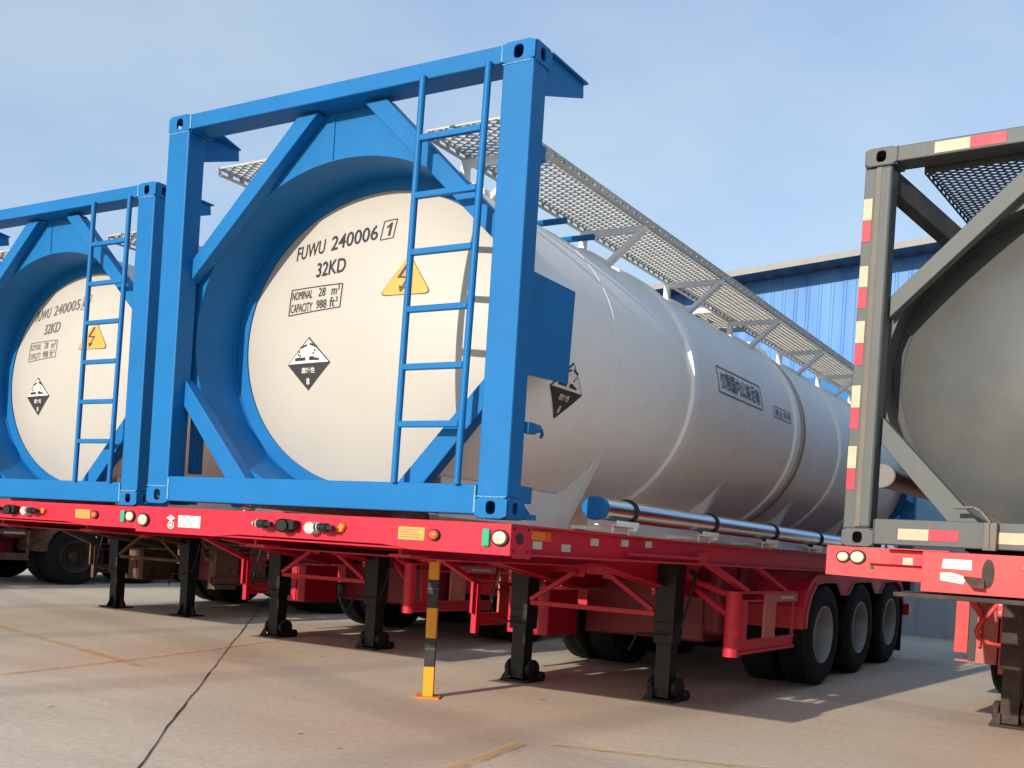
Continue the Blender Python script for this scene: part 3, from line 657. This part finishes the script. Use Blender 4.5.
LEGM = 'blackm'
def landing_leg(rt, x, foot='wheel'):
    mt = LEGM
    z0 = gz(LY); l = MB(); l.box(x-.08, x+.08, LY-.09, LY+.09, .50, 1.36); o = l.build('landing_leg', mt, rt, bevel=.006)
    a = MB(); a.box(x-.062, x+.062, LY-.066, LY+.066, z0+.03, .52); a.box(x-.084, x+.084, LY-.094, LY+.094, .60, .612); a.box(x-.084, x+.084, LY-.094, LY+.094, .69, .70); a.build('inner_leg', mt, o, bevel=.006)
    b = MB()
    for i in range(6): b.disc((x-.098, LY-.093, .98+.065*i), 'Y', .009, -.006, 8)
    b.build('bolt_row', 'galv', o)
    f_ = MB()
    if foot == 'wheel':
        f_.box(x-.125, x+.125, LY-.12, LY+.14, z0+.004, z0+.022)
        f_.xz([(x-.115, z0+.022), (x-.115, z0+.04), (x-.066, z0+.12), (x-.05, z0+.12), (x-.05, z0+.022)], LY-.11, LY-.095)
        f_.xz([(x-.115, z0+.022), (x-.115, z0+.04), (x-.066, z0+.12), (x-.05, z0+.12), (x-.05, z0+.022)], LY+.095, LY+.11)
        f_.disc((x+.075, LY+.02, z0+.12), 'X', .095, .045, 24, .012); f_.disc((x+.10, LY+.12, z0+.05), 'X', .048, .05, 20, .01); f_.disc((x-.12, LY+.02, z0+.12), 'X', .09, .045, 24, .012)
        f_.tube([(x+.13, LY-.12, z0+.02), (x+.14, LY-.05, z0+.05), (x+.15, LY+.08, z0+.03), (x+.14, LY+.16, z0+.03)], .008, 6)
    else:
        f_.box(x-.15, x+.15, LY-.15, LY+.15, z0+.004, z0+.02)
        for s_ in (-1, 1):
            f_.extr([(x+s_*.068, LY-.006, z0+.20), (x+s_*.068, LY-.006, z0+.02), (x+s_*.15, LY-.006, z0+.02)], (0, .012, 0)); f_.extr([(x-.006, LY+s_*.068, z0+.20), (x-.006, LY+s_*.068, z0+.02), (x-.006, LY+s_*.15, z0+.02)], (.012, 0, 0))
    f_.build('foot', mt, o, bevel=.003)
    return o

def lamp(rt, x, y, z, r_, mt, rim=True, name='marker_lamp'):
    a = MB(); a.disc((x, y, z), 'Y', r_*1.25, -.010, 28, .002); o = a.build(name, 'blackm', rt, smooth=True)
    b = MB(); b.rev((x, y-.010, z), 'Y', [(0, r_), (-.008, r_*.96), (-.015, r_*.7), (-.018, .0005)], 28); b.build('lens', mt, o, smooth=True); return o
def coupling(rt, x, z, kind):
    a = MB(); y = -.033
    if kind == 'gladhand':
        a.tube([(x, y, z), (x, y-.05, z)], .016, 12); a.disc((x-.02, y-.055, z), 'X', .026, .05, 16, .005); a.disc((x-.055, y-.055, z), 'X', .017, .035, 14, .004); a.box(x-.01, x+.07, y-.07, y-.05, z-.012, z+.014)
        o = a.build('air_coupling', 'blackm', rt, smooth=False)
        k = MB(); k.disc((x-.062, y-.055, z), 'X', .014, .012, 12); k.disc((x-.028, y-.055, z), 'X', .028, .006, 16); k.build('collar', 'galv', o, smooth=True)
    elif kind == 'socket':
        a.disc((x, y, z), 'Y', .042, -.05, 24, .006); a.disc((x+.005, y-.05, z), 'Y', .037, -.012, 24, .003); a.box(x+.03, x+.075, y-.05, y-.01, z-.02, z+.035)
        o = a.build('power_socket', 'blackm', rt, smooth=True)
    elif kind == 'silver':
        a.disc((x, y, z), 'Y', .036, -.045, 24, .005); a.tube([(x-.03, y-.02, z), (x-.055, y-.02, z)], .01, 8); o = a.build('air_coupling', 'galv', rt, smooth=True)
    return o

def make_trailer(name, paint='red', foot='wheel'):
    rt = root(name, 0, 0)
    c = MB()                                        # chassis: two deep longitudinal beams, cross members, side rails
    for x in (.72, 1.72):
        prof = [(.16, 1.36), (9.1, 1.36), (9.1, 1.02), (3.9, .92), (3.1, 1.02), (2.3, 1.17), (.16, 1.19)]
        c.yz(prof, x-.008, x+.008)
        c.box(x-.07, x+.07, .16, 9.1, 1.36, 1.378); c.box(x-.07, x+.07, .16, 2.3, 1.172, 1.188); c.bar((x, 2.3, 1.178), (x, 3.9, .918), .14, .016); c.bar((x, 3.9, .915), (x, 9.1, 1.015), .14, .016)
    ch = c.build('chassis_beam', paint, rt)
    cm = MB()
    for i in range(12):
        y = .55+i*.74; cm.box(.03, .645, y, y+.05, 1.24, 1.355); cm.box(1.795, 2.41, y, y+.05, 1.24, 1.355); cm.box(.80, 1.64, y, y+.05, 1.20, 1.30)
    cm.build('cross_member', paint, rt)
    for sx in (0, 1):
        mx = (lambda x: W-x) if sx == 0 else (lambda x: x)
        s_ = MB(); xs = sorted((mx(2.405), mx(2.413))); s_.box(xs[0], xs[1], .14, 9.12, 1.24, 1.385)
        xs = sorted((mx(2.36), mx(2.445))); s_.box(xs[0], xs[1], .14, 9.12, 1.386, 1.397); s_.box(*sorted((mx(2.36), mx(2.45))), .14, 9.12, 1.225, 1.24)
        s_.box(*sorted((mx(2.414), mx(2.455))), 1.30, 2.40, 1.265, 1.285)
        s_.build('side_rail', paint, rt, bevel=.003)
        if sx: 
            for y, z in ((.33, 1.29), (.62, 1.285), (.93, 1.335), (1.30, 1.345), (1.62, 1.35)):
                r_ = MB(); r_.box(2.4135, 2.418, y-.045, y+.045, z-.022, z+.022); r_.build('reflector_plate', 'galv', rt)
            r_ = MB(); r_.box(2.4135, 2.417, .20, .46, 1.315, 1.372); o = r_.build('side_label', 'amber', rt)
            r_ = MB(); [r_.box(2.4171, 2.4175, .22, .40, 1.328+.014*i, 1.334+.014*i) for i in range(3)]; r_.build('label_print', 'lemon', o)
        # side guard
        g_ = MB(); gx = mx(2.40)
        if sx: g_.tube([(gx, 3.16, 1.02), (gx, 3.16, .47)], .055, 14) if foot == 'wheel' else g_.box(2.30, 2.42, 3.26, 3.60, .42, 1.06)
        else: g_.box(.015, .065, 3.40+.6*(not LEFTG), 3.45+.6*(not LEFTG), .40, .90)
        gg = g_.build('side_guard', paint, rt, smooth=bool(sx) and foot == 'wheel')
        b = MB()
        y3 = 3.20 if sx else 3.452
        for z0, z1 in ((1.0, 1.02), (.93, .945), (.585, .60), (.475, .50)): b.box(*sorted((mx(2.385), mx(2.42))), y3, 4.60, z0-(.1 if not sx and z0 > .9 else 0), z1-(.1 if not sx and z0 > .9 else 0))
        b.box(*sorted((mx(2.395), mx(2.40))), y3, 4.6, .50, .585); b.box(*sorted((mx(2.39), mx(2.405))), 4.56, 4.60, .5, 1.0); b.box(*sorted((mx(2.385), mx(2.41))), 3.35, 3.45, .60, .93)
        b.build('guard_frame', paint, gg, bevel=.003)
        if not sx:
            for o_ in (): pass
        b = MB(); b.box(*sorted((mx(2.405), mx(2.425))), 3.80, 4.06, .60, .999); b.box(*sorted((mx(2.421), mx(2.426))), 4.06, 4.6, .925, .999); b.build('guard_panel', 'dusty' if paint == 'red' else paint, gg, bevel=.003)
        b = MB(); b.box(*sorted((mx(2.421), mx(2.428))), 4.16, 4.5, .95, .975); b.build('reflector_strip', 'galv', gg)
        a_ = MB(); a_.bar((mx(2.38), 2.45, 1.30), (mx(2.40), 3.42, 1.02 if sx else .90), .05, .04); a_.bar((mx(1.98), 3.46, 1.075), (mx(2.37), 3.17, .99), .05, .04) if sx else None; a_.bar((mx(1.98), 3.46, 1.02), (mx(2.37), 3.17, .82), .05, .04) if sx else None
        a_.bar((mx(2.38), 3.60, 1.25), (mx(2.39), 4.40, 1.01), .04, .03); a_.box(*sorted((mx(2.40), mx(2.44))), 2.35, 2.52, 1.24, 1.32); a_.build('guard_arm', paint, rt)
        # wheels, fender, flap
        for y in AX:
            wheel(rt, mx(2.30), y, 1 if sx else -1, 'rustd' if paint == 'rust' else 'rim')
            z = gz(y)+.53; o = MB(); t = mx(1.97); o.rev((t, y, z), 'X', [(-.14, .30), (-.14, .5), (-.12, .53), (.12, .53), (.14, .5), (.14, .3)], 40); o.build('inner_tyre', 'rubber', rt, smooth=True)
        fd = MB(); x0, x1 = mx(1.82), mx(2.425)
        path = [(4.80, .64), (4.80, .86), (4.87, 1.02), (5.0, 1.13), (5.16, 1.185), (8.28, 1.215), (8.5, 1.17), (8.66, 1.06), (8.72, .9)]
        for (ya, za), (yb_, zb) in zip(path, path[1:]):
            d = Vector((0, yb_-ya, zb-za)).normalized(); nrm = Vector((0, -d.z, d.y))*.008
            fd.extr([(x0, ya, za), (x0, yb_, zb), (x1, yb_, zb), (x1, ya, za)], nrm)
        fo = fd.build('fender', paint, rt)
        sk = MB(); xx = sorted((mx(2.415), mx(2.423)))
        for seg in ([(4.805, .645), (4.805, .86), (4.875, 1.02), (5.0, 1.13), (5.16, 1.183), (5.40, 1.183), (5.40, 1.12), (5.15, 1.10), (4.99, .98), (4.90, .80), (4.885, .645)],
                    [(5.40, 1.12), (5.40, 1.183), (6.74, 1.197), (6.74, 1.135), (6.42, 1.125), (6.22, .985), (5.97, .985), (5.78, 1.12)],
                    [(6.74, 1.135), (6.74, 1.197), (8.08, 1.212), (8.08, 1.15), (7.74, 1.14), (7.54, 1.0), (7.29, 1.0), (7.10, 1.135)],
                    [(8.08, 1.15), (8.08, 1.212), (8.28, 1.212), (8.5, 1.167), (8.66, 1.057), (8.71, .9), (8.66, .9), (8.58, 1.05), (8.45, 1.12), (8.26, 1.155)]):
            sk.yz(seg, xx[0], xx[1])
        sk.build('fender_skirt', paint, fo)
        tr = MB(); tr.tube([(mx(2.428), y, z) for y, z in [(4.89, .65), (4.905, .80), (4.995, .975), (5.155, 1.095), (5.40, 1.115), (5.78, 1.115), (5.97, .982), (6.22, .982), (6.42, 1.12), (6.74, 1.13), (7.10, 1.13), (7.29, .997), (7.54, .997), (7.74, 1.137), (8.08, 1.147), (8.26, 1.15), (8.45, 1.115), (8.58, 1.045), (8.655, .9)]], .010, 8); tr.build('fender_trim', 'dusty' if paint == 'red' else paint, fo, smooth=True)
        mf = MB(); mf.box(*sorted((mx(1.95), mx(2.42))), 8.74, 8.75, gz(8.7)+.10, 1.0); mf.build('mud_flap', 'rubber', rt)
        tl = MB(); tl.box(*sorted((mx(2.2), mx(2.44))), 9.0, 9.10, .68, .84); tl.build('tail_lamp', 'redlens', rt, bevel=.01)
        bb = MB(); bb.box(*sorted((mx(2.2), mx(2.45))), 8.95, 9.2, 1.02, 1.15); bb.build('rear_bumper_block', 'blackm', rt, bevel=.01)
        leg = landing_leg(rt, (mx(1.80) if 0 else LEGX[1] if sx else LEGX[0]), foot=foot)
    for y, zt in ((3.99, 0), (4.50, 0)):
        t_ = MB(); t_.box(1.84, 2.0, y, y+.36, .56 if y < 4 else .85, 1.24); o = t_.build('air_tank', 'pink', rt, bevel=.05, seg=4)
    ax = MB()
    for y in AX: ax.tube([(.3, y, gz(y)+.53), (2.15, y, gz(y)+.53)], .07, 12); ax.bar((.72, y-.45, .78), (.72, y+.45, .78), .09, .05); ax.bar((1.72, y-.45, .78), (1.72, y+.45, .78), .09, .05); ax.box(.66, .78, y-.08, y+.08, .62, 1.0); ax.box(1.66, 1.78, y-.08, y+.08, .62, 1.0)
    ax.build('axle', 'blackm', rt)
    # cross bracing between the landing legs
    b = MB(); x0, x1 = LEGX
    b.box(x0+.09, x1-.09, LY-.03, LY+.03, 1.07, 1.15); b.bar((x0+.09, LY-.05, .76), (x1-.09, LY-.05, .76), .04, .045); b.bar((x0+.10, LY-.07, .79), (x0+.50, LY-.07, 1.09), .04, .04); b.bar((x1-.50, LY-.07, 1.09), (x1-.10, LY-.07, .79), .04, .04)
    b.box(x0+.46, x0+.56, LY-.045, LY-.031, 1.04, 1.14); b.box(x1-.56, x1-.46, LY-.045, LY-.031, 1.04, 1.14)
    for x in (x0, x1):
        b.box(x-.115, x-.082, LY-.092, LY+.0, .93, 1.36); b.extr([(x-.28, LY+.095, 1.36), (x+.28, LY+.095, 1.36), (x+.12, LY+.095, 1.08), (x-.12, LY+.095, 1.08)], (0, .012, 0))
    b.build('leg_brace', paint, rt, bevel=.003)
    sp = MB(); sp.box(.14, .545, 3.78, 4.3, .41, .88); sp.box(.40, .425, 3.765, 3.779, .42, .87); sp.box(.14, .545, 3.765, 3.779, .86, .88); sp.build('tool_box', paint, rt, bevel=.008)
    sp = MB(); sp.box(.60, 1.72, 4.35, 4.8, .45, 1.08); sp.build('water_box', 'pink', rt, bevel=.02)  # maroon instead of trailer paint stands in for shade under the deck
    # crank handles
    for px_, r_ in (([(1.50, 3.38, .41), (1.57, 3.38, .575), (1.66, 3.33, .58), (1.84, 3.33, .582), (1.90, 3.36, .62), (1.93, 3.38, .70), (2.01, 3.40, 1.13)], 1), ([(.56, 3.29, .565), (.34, 3.29, .565), (.275, 3.29, .59), (.262, 3.29, .64), (.375, 3.29, 1.15)], 0)):
        k = MB(); k.tube(px_, .010, 8); k.tube([px_[-1], tuple(Vector(px_[-1])+Vector((-.05, .03, .03)))], .022, 10); k.build('crank_handle', 'blackm', rt, smooth=True)
    kp = MB(); kp.disc((XC, 1.1, 1.165), 'Z', .045, -.03, 16); kp.box(.45, 2.0, .30, 2.0, 1.165, 1.173); kp.build('kingpin_plate', paint, rt)
    return rt

def front_beam(rt, paint='red'):
    b = MB(); b.xz([(-.035, 1.222), (.60, 1.222), (.78, 1.243), (1.75, 1.243), (1.93, 1.222), (2.487, 1.222), (2.487, 1.395), (-.035, 1.395)], -.03, -.018)
    b.box(-.035, 2.487, -.018, .13, 1.383, 1.394); b.box(-.03, 2.482, -.018, .13, 1.2225, 1.234)
    for x in (-.035, 2.475): b.box(x, x+.012, -.0179, .145, 1.2225, 1.383)
    b.box(2.4, 2.486, .131, .16, 1.21, 1.39)
    o = b.build('front_beam', paint, rt, bevel=.003)
    h_ = MB(); h_.disc((2.4872, .05, 1.318), 'X', .032, .002, 20); h_.build('side_hole_shade', 'black', o)  # black disc on the end plate paints the dark inside of a hole
    h_ = MB(); [h_.disc((2.4872, y, z), 'X', .008, .003, 8) for y in (.0, .125) for z in (1.25, 1.37)]; h_.build('bolt', 'blackm', o)
    lamp(rt, .038, -.031, 1.303, .036, 'lamp'); lamp(rt, 2.436, -.031, 1.316, .036, 'lamp'); lamp(rt, 2.068, -.031, 1.312, .026, 'amber')
    a = MB(); a.box(2.340, 2.380, -.046, -.031, 1.265, 1.362); a.build('green_marker', 'green', rt, bevel=.008)
    a = MB(); a.box(1.852, 2.008, -.033, -.031, 1.277, 1.350); o = a.build('yellow_plate', 'lemon', rt)
    a = MB(); [a.box(1.865, 1.865+w_, -.0345, -.0331, 1.291+.014*i, 1.296+.014*i) for i, w_ in enumerate((.12, .125, .10, .12))]; a.build('plate_print', 'inkgrey', o)
    a = MB(); a.box(.318, .492, -.033, -.031, 1.268, 1.345); o = a.build('white_label', 'label', rt)
    a = MB(); [a.box(.33, .33+w_, -.0345, -.0331, 1.280+.015*i, 1.2835+.015*i) for i, w_ in enumerate((.14, .12, .13, .07))]; a.build('label_print', 'inkgrey', o)
    a = MB(); a.xz([(.257, 1.305), (.292, 1.325), (.257, 1.345), (.222, 1.325)], -.033, -.031); a.build('diamond_sticker', 'label', rt)
    a = MB(); a.disc((.260, -.031, 1.279), 'Y', .026, -.002, 20); o = a.build('round_sticker', 'label', rt); a = MB(); a.rev((.260, -.0335, 1.279), 'Y', [(0, .012), (0, .019)], 20); a.build('sticker_print', 'ink', o)
    coupling(rt, 1.01, 1.320, 'gladhand'); coupling(rt, 1.145, 1.316, 'socket'); coupling(rt, 1.326, 1.313, 'silver'); coupling(rt, 1.425, 1.318, 'gladhand')
    for x, mt in ((1.045, paint), (1.50, 'orange')):
        a = MB(); a.xz([(x-.02, 1.300), (x+.01, 1.296), (x+.028, 1.335), (x+.0, 1.352), (x-.012, 1.33)], -.055, -.031); a.build('dust_cover', mt, rt, bevel=.006)
    a = MB(); a.box(.99, 1.09, -.02, .10, 1.395, 1.402); a.build('weld_pad', paint, rt)

# ------------------------------------------------------------------ place the white tank containers (two unseen, added for shadow) and trailers
c_main = make_container('tank_container'); t_main = make_trailer('container_trailer'); 
GC, GT = 'white tank containers in blue frames', 'red skeletal trailers parked side by side'
offs = [(-3.422, .732), (-6.88, 1.46), (-12.4, 1.5)]
cs = [c_main]; ts = [t_main]
for i, (ox, oy) in enumerate(offs):
    c = copy_tree(c_main)  # third and fourth containers are unseen, added to cast shadow
    t = copy_tree(t_main) if i == 0 else make_trailer('container_trailer', 'rust', 'plate') if i == 1 else copy_tree(ts[2])
    for o in (c, t):
        if o: o.location = (ox, oy, G0-(TILT*oy if o is c and i == 0 else 0))
    if c: cs.append(c)
    ts.append(t)
add_marks(c_main, '240006', '1'); DX = -.085
add_marks(cs[1], '240005', '6', tone='inkgrey', side=False)
for t in ts[:2]: front_beam(t)
front_beam(ts[2], 'rust'); front_beam(ts[3], 'rust')
tag(cs[0], 'white tank in tall bright blue frame numbered 240006, largest in the middle', 'tank container', GC)
tag(cs[1], 'white tank in blue frame numbered 240005 at the left, cut by the photo edge', 'tank container', GC)
tag(cs[2], 'unseen white tank in blue frame added for its shadow behind the one numbered 240005', 'tank container', GC)
tag(cs[3], 'unseen farthest white tank in blue frame added for its shadow at the far left', 'tank container', GC)
tag(ts[0], 'red skeletal trailer under the blue framed tank numbered 240006, behind the striped post', 'trailer', GT)
tag(ts[1], 'red skeletal trailer under the left tank numbered 240005', 'trailer', GT)
tag(ts[2], 'dark third trailer whose landing legs show under the left red beam', 'trailer', GT)
tag(ts[3], 'farthest trailer, dark in the shade at the far left edge', 'trailer', GT)

# ------------------------------------------------------------------ grey container and its faded trailer on the right
YW = -.0737
g_c = make_container('tank_container', style='grey')
g_c.location = (3.462, 1.877, G0-TILT*1.877); g_c.rotation_euler = (-TILT, 0, YW)
tag(g_c, 'weathered grey tank container with red and cream reflective tape at the right edge', 'tank container')
tp = MB(); tr_ = MB()
class Tape:
    def __init__(s, mt): s.mt = mt
    def box(s, *a): MB().box(*a).build('reflective_tape', s.mt, g_c)
tp, tr_ = Tape('tapew'), Tape('taper')
posts = [(tp, 3.563, 3.705), (tr_, 3.42, 3.560), (tp, 3.125, 3.262), (tr_, 2.985, 3.122), (tp, 2.755, 2.90), (tr_, 2.61, 2.752), (tp, 2.33, 2.475), (tr_, 2.19, 2.327), (tp, 1.93, 2.075), (tr_, 1.79, 1.927)]
for mb, z0, z1 in posts: mb.box(.004, .052, .0165, .0195, z0, z1)
tp.box(.375, .555, .0005, .0035, 3.935, 4.005); tr_.box(.557, .735, .0005, .0035, 3.935, 4.005)
tp.box(.31, .47, .0005, .0035, 1.475, 1.545); tr_.box(.472, .625, .0005, .0035, 1.475, 1.545); tp.box(.80, 1.2, .0005, .0035, 1.475, 1.545); tr_.box(1.203, 1.4, .0005, .0035, 1.475, 1.545)
bk = MB()
for (x0_, z0_), (x1_, z1_) in zip([(.60, 1.685), (.70, 1.69), (.735, 1.67), (.785, 1.60), (.79, 1.43)], [(.70, 1.69), (.735, 1.67), (.785, 1.60), (.79, 1.43)]):
    bk.bar((x0_, -.03, z0_), (x1_, -.03, z1_), .05, .014, up=(0, 0, 1) if abs(x1_-x0_) > .03 else (1, 0, 0))
bk.box(.755, .82, -.055, -.003, 1.43, 1.60); bk.build('drip_bracket', 'tan', g_c, bevel=.004)

def make_grey_trailer():
    global GZO, LEGX, LY, AX, LEGM, LEFTG
    LEGM = 'rustd'; LEFTG = False; GZO = TILT*1.877; LEGX = (.47, 1.85); LY = 2.5; AX = (4.45, 5.76, 7.07); keep = make_trailer('container_trailer', paint='redold'); GZO = 0; LEGX = (.52, 1.80); LY = 3.42; AX = (5.43, 6.74, 8.05); LEGM = 'blackm'; LEFTG = True
    rt = keep
    rt.location = (3.462, 1.877, G0-TILT*1.877); rt.rotation_euler = (-TILT, 0, YW)
    b = MB(); b.xz([(-.04, 1.225), (.49, 1.212), (.49, 1.40), (-.04, 1.415)], -.10, -.085); b.box(-.04, .49, -.085, .05, 1.395, 1.41); b.box(-.04, -.028, -.085, .1, 1.226, 1.395)
    b.xz([(.20, 1.312), (.49, 1.312), (.49, 1.32), (.20, 1.32)], -.14, -.101); b.xz([(.24, 1.306), (.49, 1.23), (.49, 1.218), (.36, 1.225)], -.104, -.101)
    b.box(.49, 2.0, -.16, -.145, 1.16, 1.405); b.box(.49, 2.0, -.145, .1, 1.392, 1.404); b.box(.49, .502, -.145, .1, 1.16, 1.392); b.box(.30, .62, -.16, -.02, 1.4065, 1.4135)
    b.xz([(2.0, 1.212), (2.48, 1.225), (2.48, 1.415), (2.0, 1.40)], -.10, -.085)
    b.build('front_beam', 'redold', rt, bevel=.004)
    s_ = MB(); s_.box(.36, 2.1, -.19, .6, 1.118, 1.145); s_.build('skid_plate', 'rustd', rt, bevel=.004)
    lamp(rt, .055, -.101, 1.345, .030, 'lamp'); lamp(rt, .135, -.101, 1.347, .036, 'lamp')
    h_ = MB(); h_.disc((.215, -.1005, 1.285), 'Y', .011, -.002, 14); h_.build('bolt_hole_shade', 'black', rt)  # black disc painted in for the shade inside a bolt hole
    a = MB(); a.box(.325, .385, -.143, -.141, 1.315, 1.36); a.build('reflective_tape', 'taper', rt); a = MB(); a.box(.44, .489, -.143, -.141, 1.315, 1.36); a.build('reflective_tape', 'taper', rt)
    a = MB(); a.box(.386, .439, -.143, -.141, 1.315, 1.36); a.build('reflective_tape', 'tapew', rt)
    a = MB(); a.box(.325, .489, -.1409, -.101, 1.3205, 1.36); a.build('tape_bracket', 'redold', rt)
    a = MB(); a.xz([(.59, 1.308), (.735, 1.305), (.735, 1.365), (.595, 1.365)], -.164, -.161); a.xz([(.585, 1.235), (.70, 1.218), (.715, 1.262), (.64, 1.285), (.585, 1.28)], -.164, -.161); o = a.build('white_label', 'label', rt)
    a = MB(); [a.box(.61, .61+w_, -.1655, -.1641, 1.248+.012*i, 1.252+.012*i) for i, w_ in enumerate((.07, .06))]; a.build('label_print', 'inkgrey', o)
    h_ = MB(); h_.xz([(.815+.030*math.cos(t), 1.290+.088*math.sin(t)) for t in [2*math.pi*i/20 for i in range(20)]], -.1635, -.1605); h_.build('slot_shade', 'rustd', rt)  # dark oval on the beam, shade inside the slot put into colour
    f_ = MB(); f_.extr([(.70, -.165, 1.268), (.80, -.165, 1.262), (.81, -.215, 1.21), (.75, -.215, 1.215)], (0, -.008, -.01)); f_.build('flap', 'rust', rt)
    coupling(rt, 1.0, 1.295, 'socket'); coupling(rt, 1.01, 1.26, 'gladhand'); a = MB(); a.xz([(.98, 1.33), (1.03, 1.335), (1.04, 1.36), (1.0, 1.36)], -.22, -.161); a.build('dust_cover', 'lemon', rt)
    coupling(rt, 1.16, 1.275, 'gladhand')
    # hanging panel, crank loop and rusty leg near the camera edge
    a = MB(); a.box(-.16, -.055, 3.38, 3.40, .53, 1.04); a.build('cabinet_door', 'redold', rt, bevel=.004); a = MB(); a.box(.005, .17, 3.40, 3.42, .44, 1.05); a.box(-.16, .17, 3.421, 3.80, .44, .46); a.build('cabinet_panel', 'dusty', rt, bevel=.004); a = MB(); a.box(.19, .9, 3.36, 3.38, .36, 1.14); a.build('cabinet_panel', 'redold', rt, bevel=.004)
    a = MB(); a.box(-.053, .003, 3.40, 3.415, .46, 1.02); a.build('cabinet_gap_shade', 'black', rt)  # solid black strip stands in for shade between door and panel
    k = MB(); pts = [(.36, 2.6, 1.13), (.33, 2.55, 1.05), (.23, 2.5, .88), (.20, 2.5, .80), (.22, 2.5, .74), (.30, 2.5, .70), (.62, 2.5, .65), (.66, 2.5, .60), (.66, 2.5, .52), (.62, 2.5, .45)]
    k.tube(pts, .020, 12); k.build('crank_loop', 'redold', rt, smooth=True)
    return rt
t_g = make_grey_trailer()
tag(t_g, 'faded coral red trailer under the grey tank at the right edge', 'trailer', GT)

# ------------------------------------------------------------------ striped post
def striped_post():
    px, py = .526, 2.141; o = bpy.data.objects.new('striped_post', None); col.objects.link(o); o.location = (px, py, 0); o.rotation_euler = (0, 0, .49)
    tag(o, 'yellow and black striped square steel post standing in front of the red beam', 'post')
    hs = .036; z = .012; 
    b = MB(); b.box(-.09, .09, -.09, .09, 0, .012); b.build('base_plate', 'orange', o, bevel=.003)
    hts = [.205, .205, .255, .205, .31, .0]; k = 0; zz = [.012, .262, .505, .76, 1.0, 1.17]
    for i in range(5):
        s_ = MB(); s_.box(-hs, hs, -hs, hs, zz[i], zz[i+1]-.0004); s_.build('post_band', 'yellow' if i % 2 == 0 else 'black', o)
    c = MB(); [c.box(-hs-.002, hs+.002, -hs-.002, hs+.002, z, z+.006) for z in (.41, .92)]; c.build('scuff_band', 'tan', o)
    return o
striped_post()

# ------------------------------------------------------------------ warehouse behind
def warehouse():
    o = bpy.data.objects.new('warehouse', None); col.objects.link(o); o.location = (0, 0, 0)
    tag(o, 'blue corrugated warehouse with grey lower wall and pale roof edge behind the tanks', 'warehouse')
    y = 12.4; xl, xr, xa = -15, 26, 10.0
    def zr(x): return (6.36+(x+1.36)*.10) if x < xa else 6.36+(xa+1.36)*.10-(x-xa)*.10
    lw = MB(); lw.box(xl, xr, y, y+.25, -.02, 1.55); lw.build('lower_wall', 'wallgrey', o)
    kb = MB(); kb.box(xl, xr, y-.05, y-.001, -.01, .14); kb.build('plinth', 'wallgrey', o)
    cw = MB(); n = int((xr-xl)/.19); pr_ = []
    for i in range(n):
        x = xl+i*.19
        for dx, dy in ((0, 0), (.13, 0), (.145, -.006), (.175, -.006)): pr_.append((x+dx, y+.03+dy))
    vs = []; 
    holes = [(1.55, 3.2)]
    for x, yy in pr_: vs.append((x, yy, 1.552)); vs.append((x, yy, zr(x)))
    cw.add(vs, [(2*i, 2*i+2, 2*i+3, 2*i+1) for i in range(len(pr_)-1)])
    cw.build('corrugated_wall', 'bluewall', o)
    rf = MB()
    m_ = int((xr-xl)/.3)
    for i in range(m_):
        x0 = xl+i*.3; x1 = x0+.3; mid = x0+.15
        for a, b, za, zb in ((x0, mid, 0, .05), (mid, x1, .05, 0)):
            rf.extr([(a, y-.5, zr(a)+za-.02), (b, y-.5, zr(b)+zb-.02), (b, y+24, zr(b)+zb-.02), (a, y+24, zr(a)+za-.02)], (0, 0, .018))
    rf.build('roof', 'undersheet', o)
    fs_ = MB(); fs_.extr([(xl, y-.51, zr(xl)-.02), (xa, y-.51, zr(xa)-.02), (xr, y-.51, zr(xr)-.02), (xr, y-.51, zr(xr)+.09), (xa, y-.51, zr(xa)+.09), (xl, y-.51, zr(xl)+.09)], (0, -.015, 0)); fs_.build('fascia', 'roof', o)
    for x0 in (1.7, 5.2, 9.0):
        fr = MB(); fr.box(x0, x0+1.7, y-.06, y-.02, 1.75, 1.80); fr.box(x0, x0+1.7, y-.06, y-.02, 2.85, 2.9); 
        for xx in (x0, x0+.62, x0+1.12, x0+1.65): fr.box(xx, xx+.05, y-.0595, y-.0205, 1.80, 2.85)
        wo = fr.build('window', 'frame_w', o); g = MB(); g.box(x0+.05, x0+1.65, y-.045, y-.04, 1.8, 2.85); g.build('pane', 'glass', wo)
    return o
warehouse()
